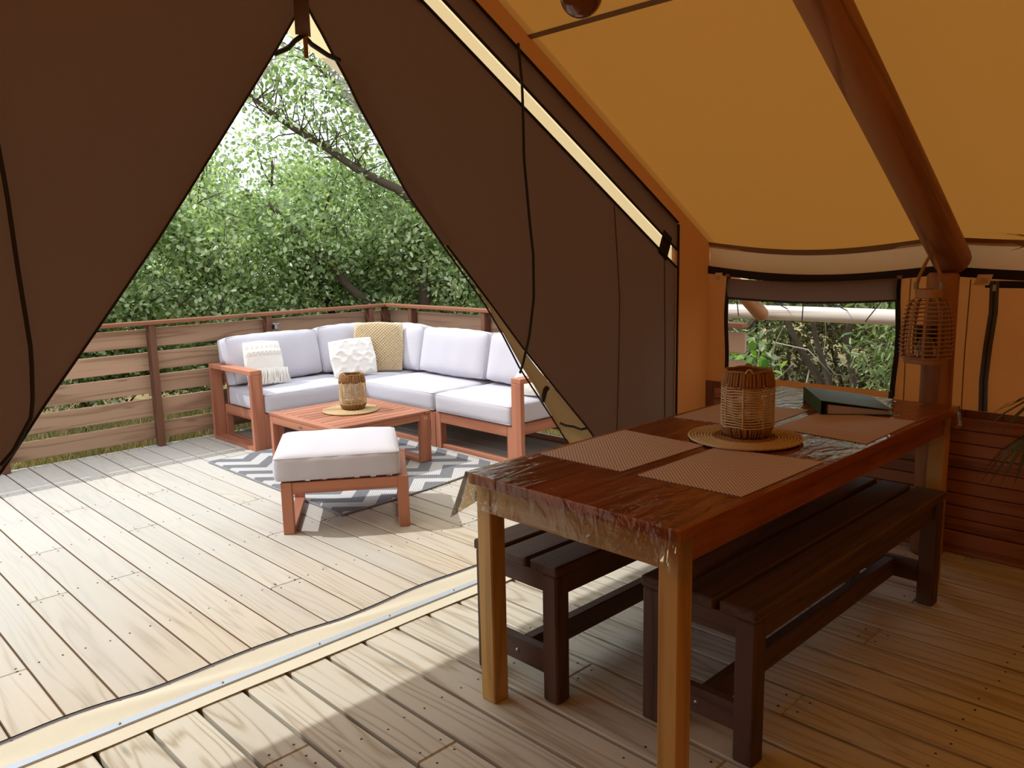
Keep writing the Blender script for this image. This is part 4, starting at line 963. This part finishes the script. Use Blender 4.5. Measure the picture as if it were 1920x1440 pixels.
# ------------------------------------------------------------------ coffee table
CX0, CX1, CY0, CY1, CZ = 2.565, 3.325, 4.19, 4.985, 0.358
t = thing('coffee_table', 'low square red wood coffee table with slatted top', 'table', (0, 0, 0))
for x in (CX0, CX1 - 0.05): b = MB(); b.box(x, x + 0.05, CY0, CY1, CZ - 0.022, CZ, 0.003); obj('end_board', b, M['teak_y'], t)
n = 11; w = (CY1 - CY0) / n
for k in range(n): b = MB(); b.box(CX0 + 0.052, CX1 - 0.052, CY0 + k * w + 0.004, CY0 + (k + 1) * w - 0.004, CZ - 0.022, CZ - 0.001, 0.003); obj('top_slat', b, M['teak_x'], t)
for x in (CX0 + 0.003, CX1 - 0.088):
    for y in (CY0 + 0.003, CY1 - 0.038): b = MB(); b.box(x, x + 0.085, y, y + 0.035, 0.010, CZ - 0.0225, 0.003); obj('leg', b, M['teak_z'], t)
    
for x in (CX0 + 0.003, CX1 - 0.033): b = MB(); b.box(x, x + 0.03, CY0 + 0.039, CY1 - 0.039, CZ - 0.072, CZ - 0.0225, 0.002); ap = obj('apron', b, M['teak_y'], t)
for y in (CY0 + 0.003, CY1 - 0.033): b = MB(); b.box(CX0 + 0.089, CX1 - 0.089, y, y + 0.03, CZ - 0.06, CZ - 0.0225, 0.002); obj('apron', b, M['teak_x'], t)
for x in (CX0 + 0.003, CX1 - 0.088): b = MB(); b.box(x, x + 0.085, CY0 + 0.039, CY1 - 0.039, 0.010, 0.034, 0.002); obj('foot_rail', b, M['teak_y'], t)
b = MB(); b.box(CX0 + 0.0015, CX0 + 0.0029, 4.56, 4.60, CZ - 0.055, CZ - 0.04, 0.0004); obj('maker_plate', b, M['steel'], t)
b = MB()
for dx in (-0.009, 0.009): b.box(3.282 + dx - 0.002, 3.282 + dx + 0.002, CY0 + 0.0018, CY0 + 0.0029, CZ - 0.06, CZ - 0.036)
b.box(3.275, 3.289, CY0 + 0.0018, CY0 + 0.0029, CZ - 0.05, CZ - 0.046); obj('letter_mark', b, M['label'], t)
round_mat('round_mat', 'round pale seagrass mat on the coffee table', (2.965, 4.60, CZ + 0.0008), 0.188, False)
holder('golden woven candle holder standing on the coffee table', (2.985, 4.60, CZ + 0.0106), 0.086, 0.235, M['jute'], M['jute_dk'], 0.1)

# ------------------------------------------------------------------ footstool
oa = math.atan2(-0.369, 0.519)
t = thing('footstool', 'low red wood footstool frame in front of the coffee table', 'footstool', (1.905, 3.635, 0), oa)
OW, OD, OH = 0.64, 0.60, 0.272
for x in (0, OW - 0.055):
    for y in (0, OD - 0.055): b = MB(); b.box(x, x + 0.055, y, y + 0.055, 0.0 if y < 0.1 else 0.0098, OH - 0.0005, 0.003); obj('leg', b, M['teak_z'], t)
for y in (0.004, OD - 0.034): b = MB(); b.box(0.055, OW - 0.055, y, y + 0.03, OH - 0.062, OH - 0.002, 0.002); obj('rail', b, M['teak_x'], t)
for x in (0.004, OW - 0.034): b = MB(); b.box(x, x + 0.03, 0.055, OD - 0.055, OH - 0.062, OH - 0.002, 0.002); obj('rail', b, M['teak_y'], t)
for x in (0.004, OW - 0.059): b = MB(); b.box(x, x + 0.055, 0.055, OD - 0.055, 0.0098, 0.032, 0.002); obj('foot_rail', b, M['teak_y'], t)
for k in range(7):
    x = 0.06 + k * 0.083; b = MB(); b.box(x, x + 0.055, 0.034, OD - 0.034, OH - 0.016, OH + 0.002, 0.002); obj('slat', b, M['teak_y'], t)
o = link('footstool_cushion', rbox(0.635, 0.60, 0.135, 0.03, 0.014, (18, 18, 5), 0.003, 9), M['cush'])
cv = Matrix.Rotation(oa + math.radians(1.5), 3, 'Z') @ Vector((0.285, 0.285, 0)); o.location = (1.905 + cv.x, 3.635 + cv.y, OH + 0.004); o.rotation_euler = (0, 0, oa + math.radians(1.5))
tag(o, 'thick light grey cushion resting on the footstool', 'cushion')
obj('piping', piping(0.635, 0.60, 0.135 - 0.012, 0.0035, 0.006), M['cush'], o, smooth=True); obj('piping', piping(0.635, 0.60, 0.012, 0.0035, 0.006), M['cush'], o, smooth=True)

# ------------------------------------------------------------------ rug
C4 = [(2.275, 3.672), (3.56, 3.80), (3.60, 5.36), (2.28, 5.345)]
def rugp(u, v, z):
    a = np.array(C4); p = (a[0] * (1 - u) + a[1] * u) * (1 - v) + (a[3] * (1 - u) + a[2] * u) * v
    return (p[0], p[1] - 0.03 * math.sin(PI * u) * (1 - v) * 1.0, z)
b = MB(); b.grid(lambda u, v: rugp(u, v, 0.009), 24, 24); b.grid(lambda u, v: rugp(u, v, 0.001), 1, 1)
E_ = [rugp(u, 0, 0) for u in np.linspace(0, 1, 24)] + [rugp(1, v, 0) for v in np.linspace(0.05, 1, 20)] + [rugp(u, 1, 0) for u in np.linspace(0.95, 0, 20)] + [rugp(0, v, 0) for v in np.linspace(0.95, 0.05, 18)]
rug = tag(obj('rug', b, M['rug']), 'grey and white chevron outdoor rug under the coffee table', 'rug')
b = MB(); b.tube([(p[0], p[1], 0.006) for p in E_], 0.0052, 6, closed=True); obj('bound_edge', b, M['edge'], rug, smooth=True)

# ------------------------------------------------------------------ poles and ropes outside the window
lg = log_between('eave_log', (4.74, 3.3, 0.972), (4.74, 0.3, 1.004), 0.046, 0.044, M['log_grey']); tag(lg, 'bleached round log running level outside the tent window', 'pole')
dg = log_between('rafter_end', (4.02, 2.51, 1.36), (4.645, 2.51, 0.975), 0.044, 0.046, M['log']); tag(dg, 'sloping rafter log end resting on the bleached log outside', 'pole')
ropes = [((3.945, 2.294, 1.213), (4.7, 2.706, 0.957)), ((3.945, 2.246, 1.2), (4.705, 2.377, 1.015)), ((3.945, 1.902, 1.27), (4.7, 2.275, 0.945)), ((3.945, 1.921, 1.194), (4.705, 2.005, 1.018)), ((3.945, 1.433, 1.262), (4.7, 1.893, 0.96))]
for a, c in ropes:
    b = MB(); b.tube([a, ((a[0] + c[0]) / 2, (a[1] + c[1]) / 2, (a[2] + c[2]) / 2 - 0.006), c], 0.0035, 5); tag(obj('guy_rope', b, M['cord']), 'thin black guy rope tied to the bleached log outside the window', 'rope', 'guy ropes outside the window')

# ------------------------------------------------------------------ trees, shrubs and grass
def leaves_mesh(name, P, D, Nn, L, Wd, mat):
    """six-point leaves: P centre base, D direction, Nn approximate normal"""
    n = len(P); D = D / np.linalg.norm(D, axis=1, keepdims=True)
    Sd = np.cross(D, Nn); Sd /= (np.linalg.norm(Sd, axis=1, keepdims=True) + 1e-9); Up = np.cross(Sd, D)
    L = L[:, None]; Wd = Wd[:, None]
    V = np.stack([P, P + D * L * .35 + Sd * Wd * .42 + Up * Wd * .18, P + D * L * .72 + Sd * Wd * .5 + Up * Wd * .16, P + D * L, P + D * L * .72 - Sd * Wd * .5 + Up * Wd * .16, P + D * L * .35 - Sd * Wd * .42 + Up * Wd * .18], 1).reshape(-1, 3)
    base = np.arange(n)[:, None] * 6
    F = np.concatenate([base + np.array([[0, 1, 2, 3]]), base + np.array([[0, 3, 4, 5]])], 1).reshape(-1, 4)
    me = bpy.data.meshes.new(name); me.vertices.add(len(V)); me.vertices.foreach_set('co', V.ravel())
    me.loops.add(F.size); me.loops.foreach_set('vertex_index', F.ravel()); me.polygons.add(len(F)); me.polygons.foreach_set('loop_start', np.arange(len(F)) * 4)
    me.update(); me.validate(); me.materials.append(mat); return me
def foliage(name, centres, radii, counts, leaf, mat, parent, rs, aspect=0.55, flat=0.75, droop=0.0):
    P = []; O = []
    for c, r, k in zip(centres, radii, counts):
        d = rs.normal(size=(k, 3)); d /= np.linalg.norm(d, axis=1, keepdims=True); q = d * (rs.rand(k, 1) ** 0.45) * r * np.array([1, 1, flat])
        P.append(np.array(c) + q); O.append(d)
    P = np.concatenate(P); O = np.concatenate(O); n = len(P)
    D = O * 0.6 + rs.normal(size=(n, 3)) * 0.7; D[:, 2] -= droop
    Nn = rs.normal(size=(n, 3)) * 0.55 + np.array([0, 0, 1.0]) + O * 0.4
    L = leaf * (0.7 + 0.6 * rs.rand(n)); o = link(name, leaves_mesh(name, P, D, Nn, L, L * aspect, mat), None, parent); o['kind'] = 'stuff'; return o
def tree(name, label, base, H, R, ncl, nleaf, leaf, seed, mat, cat='tree', group=None, zlow=0.12, cr=0.34, aspect=0.6, trunk_r=0.06, droop=0.0, trunk=None, lobe=None):
    rs = np.random.RandomState(seed); t = thing(name, label, cat, base, 0, group)
    cz = H * (0.5 + zlow / 2); hz = H * (1 - zlow) / 2
    C = []
    while len(C) < ncl:
        d = rs.normal(size=3); d /= np.linalg.norm(d); r = rs.rand() ** 0.4
        C.append((d[0] * r * R, d[1] * r * R, cz + d[2] * r * hz))
    if lobe: C = [c for c in C if lobe(c)]
    tp = trunk or [(0, 0, -0.1), (rs.uniform(-.1, .1), rs.uniform(-.1, .1), H * 0.3), (rs.uniform(-.25, .25), rs.uniform(-.25, .25), H * 0.6), (rs.uniform(-.3, .3), rs.uniform(-.3, .3), H * 0.9)]
    tp = resample(tp, 9); b = MB(); b.tube(tp, [trunk_r * (1 - 0.75 * i / 8) for i in range(9)], 8); obj('trunk', b, M['trunk'], t, smooth=True)
    b = MB()
    for i, c in enumerate(C):
        k = min(range(9), key=lambda q: abs(tp[q][2] - (c[2] - 0.35 * H * 0.5)) + 0.2 * rs.rand()); a = tp[max(0, min(8, k))]
        m_ = [(a[q] + c[q]) / 2 + rs.uniform(-.08, .08) for q in range(3)]; m_[2] -= 0.05
        if i % 2 == 0: b.tube(resample([a, m_, c], 5), [0.016, 0.013, 0.010, 0.007, 0.004], 5)
        for q in range(3):
            e = [c[w] + rs.uniform(-cr, cr) * 0.9 for w in range(3)]; b.tube([c, [(c[w] + e[w]) / 2 + rs.uniform(-.03, .03) for w in range(3)], e], [0.005, 0.004, 0.002], 4)
    o = obj('branches', b, M['trunk'], t, fix=False, smooth=True); o['kind'] = 'stuff'
    foliage('foliage', C, [cr * rs.uniform(0.7, 1.25) for c in C], [int(nleaf * rs.uniform(0.6, 1.3)) for c in C], leaf, mat, t, rs, aspect, 0.8, droop)
    return t
G1 = 'oak scrub beyond the deck railing'
row1 = [(6.55, 5.55, 2.75, 1.15), (5.85, 6.95, 2.85, 1.15), (4.75, 7.75, 2.75, 1.15), (3.55, 8.05, 2.65, 1.15), (2.35, 8.15, 2.7, 1.15), (1.15, 8.2, 2.7, 1.15)]
labs = ['dense green oak shrub behind the railing nearest the tent side', 'dense green oak shrub behind the sofa corner of the railing', 'leafy oak shrub behind the railing straight beyond the coffee table', 'leafy oak shrub behind the railing beyond the fringed pillow', 'leafy green shrub behind the long railing next to the other tent flap', 'leafy green shrub at the hidden end of the long railing']
for i, (x, y, H, R) in enumerate(row1):
    tree('oak_shrub', labs[i], (x, y, gz(x, y)), H - 0.08, R, 100, 215, 0.052, 20 + i, M['leaf_a' if i % 2 else 'leaf_b'], 'tree', G1, 0.05, 0.30)
G2 = 'distant trees on the rise behind the scrub'
for i, a in enumerate((40, 47, 54, 61, 68, 75, 82)):
    d = 12.0 + (i % 3) * 2.1; x = d * math.cos(math.radians(a)); y = d * math.sin(math.radians(a))
    tree('distant_tree', 'sunlit green tree standing farther back behind the oak scrub', (x, y, gz(x, y)), 2.95 + 0.25 * (i % 2) + (0.5 if a < 56 else 0), 1.25, 80, 160, 0.074, 60 + i, M['leaf_a'], 'tree', G2, 0.05, 0.42)
# tall oak leaning over the deck with a long bare branch
rs = np.random.RandomState(5)
t = thing('leaning_oak', 'tall oak with a dark leaning branch and sparse leaves against the sky', 'tree', (5.28, 6.68, gz(5.28, 6.68)))
bz = gz(5.28, 6.68)
def loc(p): return (p[0] - 5.28, p[1] - 6.68, p[2] - bz)
b = MB(); b.tube(resample([(0, 0, -0.1), (0.0, 0.0, 1.3), (-0.01, 0.01, 1.99), (-0.05, 0.05, 2.6), (-0.2, 0.1, 3.4)], 14), [0.085 - 0.004 * i for i in range(14)], 10); obj('trunk', b, M['trunk'], t, smooth=True)
big = [(5.27, 6.67, 1.85), (5.08, 6.81, 2.04), (4.81, 7.01, 2.2), (4.47, 7.23, 2.48), (4.22, 7.38, 2.65), (4.05, 7.47, 2.8), (3.93, 7.54, 2.92), (3.75, 7.62, 3.06)]
b = MB(); b.tube([loc(p) for p in resample(big, 22)], [0.050 - 0.0016 * i for i in range(22)], 8); obj('long_branch', b, M['trunk'], t, smooth=True)
up2 = [(5.2, 6.75, 2.5), (4.78, 7.03, 2.86), (4.67, 7.1, 3.01), (4.5, 7.21, 3.18), (4.35, 7.27, 3.35)]
b = MB(); b.tube([loc(p) for p in resample(up2, 14)], [0.036 - 0.002 * i for i in range(14)], 7); obj('upper_branch', b, M['trunk'], t, smooth=True)
b = MB(); C = []
pool = resample(big[2:], 16) + resample(up2, 16)
for i in range(120):
    s0 = pool[rs.randint(len(pool))]; e = np.array(s0) + rs.normal(size=3) * np.array([0.26, 0.26, 0.22]) + np.array([0, 0, 0.16])
    b.tube([loc(s0), loc(tuple((np.array(s0) + e) / 2 + rs.normal(size=3) * 0.04)), loc(tuple(e))], [0.008, 0.006, 0.003], 5); C.append(loc(tuple(e)))
    for q in range(2): C.append(loc(tuple(e + rs.normal(size=3) * 0.12)))
o = obj('branches', b, M['trunk'], t, fix=False, smooth=True); o['kind'] = 'stuff'
foliage('foliage', C, [0.13] * len(C), [9] * len(C), 0.056, M['leaf_a'], t, rs, 0.62, 0.9)
# second crooked trunk showing through the leaves
t = thing('crooked_oak', 'crooked grey oak trunk curving up behind the railing', 'tree', (4.95, 6.95, gz(4.95, 6.95)))
bz2 = gz(4.95, 6.95); tr2 = [(4.97, 6.93, -0.2), (4.92, 6.93, 0.71), (4.80, 7.02, 0.91), (4.65, 7.12, 1.05), (4.56, 7.17, 1.18), (4.53, 7.19, 1.32), (4.25, 7.36, 1.6), (4.0, 7.5, 1.91)]
b = MB(); b.tube([(p[0] - 4.95, p[1] - 6.95, p[2] - bz2) for p in resample(tr2, 20)], [0.075 - 0.0028 * i for i in range(20)], 9); obj('trunk', b, M['trunk'], t, smooth=True)
C = [(p[0] - 4.95 + rs.normal() * .3, p[1] - 6.95 + 0.1 + rs.normal() * .3, p[2] - bz2 + rs.normal() * .25) for p in resample(tr2[3:], 30)]
foliage('foliage', C, [0.25] * 30, [40] * 30, 0.06, M['leaf_b'], t, rs)

# vegetation seen through the side window
def shrub_multi(label, base, stems, ncl, nleaf, leaf, mat, seed, R, H, aspect, droop=0.0, zlow=0.2, cr=0.28, sr=0.035):
    rs = np.random.RandomState(seed); t = thing('woodland_shrub', label, 'shrub', base, 0, 'woodland outside the window')
    for s in stems:
        b = MB(); P = resample(s, 10); b.tube(P, [sr * (1 - 0.06 * i) for i in range(10)], 7); obj('stem', b, M['trunk'], t, smooth=True)
    C = [(rs.uniform(-R, R), rs.uniform(-R, R), H * (zlow + (1 - zlow) * rs.rand())) for _ in range(ncl)]
    b = MB()
    for c in C:
        for q in range(3): e = [c[w] + rs.uniform(-cr, cr) for w in range(3)]; b.tube([c, e], [0.006, 0.002], 4)
    o = obj('twigs', b, M['trunk'], t, fix=False); o['kind'] = 'stuff'
    foliage('foliage', C, [cr] * ncl, [nleaf] * ncl, leaf, mat, t, rs, aspect, 0.9, droop)
shrub_multi('willow leaved pale green bush outside the window beside the lantern', (6.55, 1.95, gz(6.5, 1.95)), [[(0, 0, -.1), (.1, .1, .8), (.2, 0, 1.7)]], 50, 90, 0.085, M['leaf_c'], 1, 0.48, 1.7, 0.22, 0.5, 0.1)
shrub_multi('twisted grey trunks rising from dry ground outside the window', (6.75, 3.02, gz(6.7, 3)), [[(0, 0, -.1), (.05, .05, .35), (-.1, .22, .7), (-.2, .42, 1.2), (-.2, .6, 1.9)], [(.02, -.05, -.1), (.0, -.02, .4), (-.02, .12, .8), (-.1, .2, 1.4)], [(-.02, -.12, -.1), (.1, -.2, .35), (.05, -.12, .8), (.1, -.22, 1.5)]], 26, 60, 0.06, M['leaf_b'], 2, 0.7, 2.3, 0.5, 0, 0.6)
shrub_multi('dark thicket with bare pale twigs outside the window behind the railing end', (6.9, 4.2, gz(6.9, 4.2)), [[(0, 0, -.1), (0, .05, .6), (.05, -.1, 1.4)], [(.1, -.1, -.1), (-.3, -.35, .7), (-.5, -.7, 1.0)]], 60, 70, 0.06, M['leaf_b'], 3, 0.8, 2.2, 0.55, 0, 0.15)
shrub_multi('low bright ivy clump outside the window at the railing end', (5.7, 3.35, gz(5.7, 3.3)), [[(0, 0, -.1), (.05, 0, .2), (0, .05, .45)]], 26, 26, 0.075, M['leaf_d'], 4, 0.42, 0.62, 0.8, 0, 0.1, 0.2, 0.015)
shrub_multi('low leafy groundcover under the bushes outside the window', (6.1, 2.62, gz(6.1, 2.6)), [[(0, 0, -.1), (.05, 0, .15), (0, .05, .3)]], 14, 26, 0.07, M['leaf_d'], 5, 0.4, 0.34, 0.8, 0, 0.1, 0.16, 0.012)
for i, (x, y) in enumerate(((7.75, 3.95), (7.95, 3.25), (7.9, 2.6))):
    shrub_multi(('brownish thicket in the shade behind the railing end outside the window', 'brownish thicket behind the twisted grey trunks', 'brownish thicket behind the willow leaved bush')[i], (x, y, gz(x, y)), [[(0, 0, -.1), (.1, -.05, .6), (-.1, .1, 1.3)], [(.1, .1, -.1), (-.1, .25, .6), (.05, .3, 1.2)]], 45, 75, 0.055, M['leaf_e'], 30 + i, 0.55, 1.5, 0.5, 0, 0.0, 0.28, 0.022)
rs = np.random.RandomState(77)
t = thing('fallen_branches', 'tangle of bare pale twigs outside the window next to the railing end', 'branches', (6.55, 3.62, gz(6.5, 3.6)))
for k in range(9):
    a = np.array([rs.uniform(-.2, .2), rs.uniform(-.35, .35), 0.05]); d = rs.normal(size=3) * np.array([.25, .45, .1]) + np.array([0, 0, .75])
    P = [a + d * q + rs.normal(size=3) * 0.05 for q in np.linspace(0, 1, 6)]; P[0][2] = 0.0
    b = MB(); b.tube([tuple(p) for p in P], [0.016, 0.014, 0.011, 0.008, 0.006, 0.003], 6)
    for q in range(5):
        c = P[1 + q]; e = c + rs.normal(size=3) * 0.2; b.tube([tuple(c), tuple((c + e) / 2 + rs.normal(size=3) * .03), tuple(e)], [0.006, 0.005, 0.002], 5)
    obj('twig', b, M['deadwood'], t, fix=False, smooth=True)
for i, (x, y, H) in enumerate(((9.3, 5.2, 2.8), (9.6, 3.6, 2.8), (9.6, 2.0, 2.9), (8.3, 6.0, 2.8))):
    tree('woodland_tree', 'shady woodland tree farther back outside the side window', (x, y, gz(x, y)), H, 0.95, 60, 90, 0.085, 90 + i, M['leaf_b'], 'tree', 'woodland trees behind the window bushes', 0.08, 0.36)
# grass at the deck edge
def grass(name, label, n, xr, yr, hh, seed, xmin=-99.0, ymin=-99.0):
    rs = np.random.RandomState(seed); x = rs.uniform(*xr, n); y = rs.uniform(*yr, n); z = np.array([gz(a, c) for a, c in zip(x, y)]) - 0.01
    D = np.stack([rs.normal(size=n) * .45, rs.normal(size=n) * .45, np.ones(n)], 1); Nn = rs.normal(size=(n, 3)); L = hh * (0.5 + 0.9 * rs.rand(n))
    Dn = D / np.linalg.norm(D, axis=1, keepdims=True)
    D[:, 1] = np.where(y + Dn[:, 1] * L < ymin, np.abs(D[:, 1]), D[:, 1]); D[:, 0] = np.where(x + Dn[:, 0] * L < xmin, np.abs(D[:, 0]), D[:, 0])
    o = link(name, leaves_mesh(name, np.stack([x, y, z], 1), D, Nn, L, np.full(n, 0.009), M['grass'])); o['kind'] = 'stuff'; o['label'] = label; o['category'] = 'grass'
grass('dry_grass', 'dry yellow green grass growing under the long railing', 9000, (-0.3, 4.8), (6.24, 7.6), 0.26, 1, ymin=6.23)
grass('meadow_grass', 'tufted grass beyond the side railing', 4000, (4.49, 6.0), (2.6, 6.02), 0.24, 2, xmin=4.48)
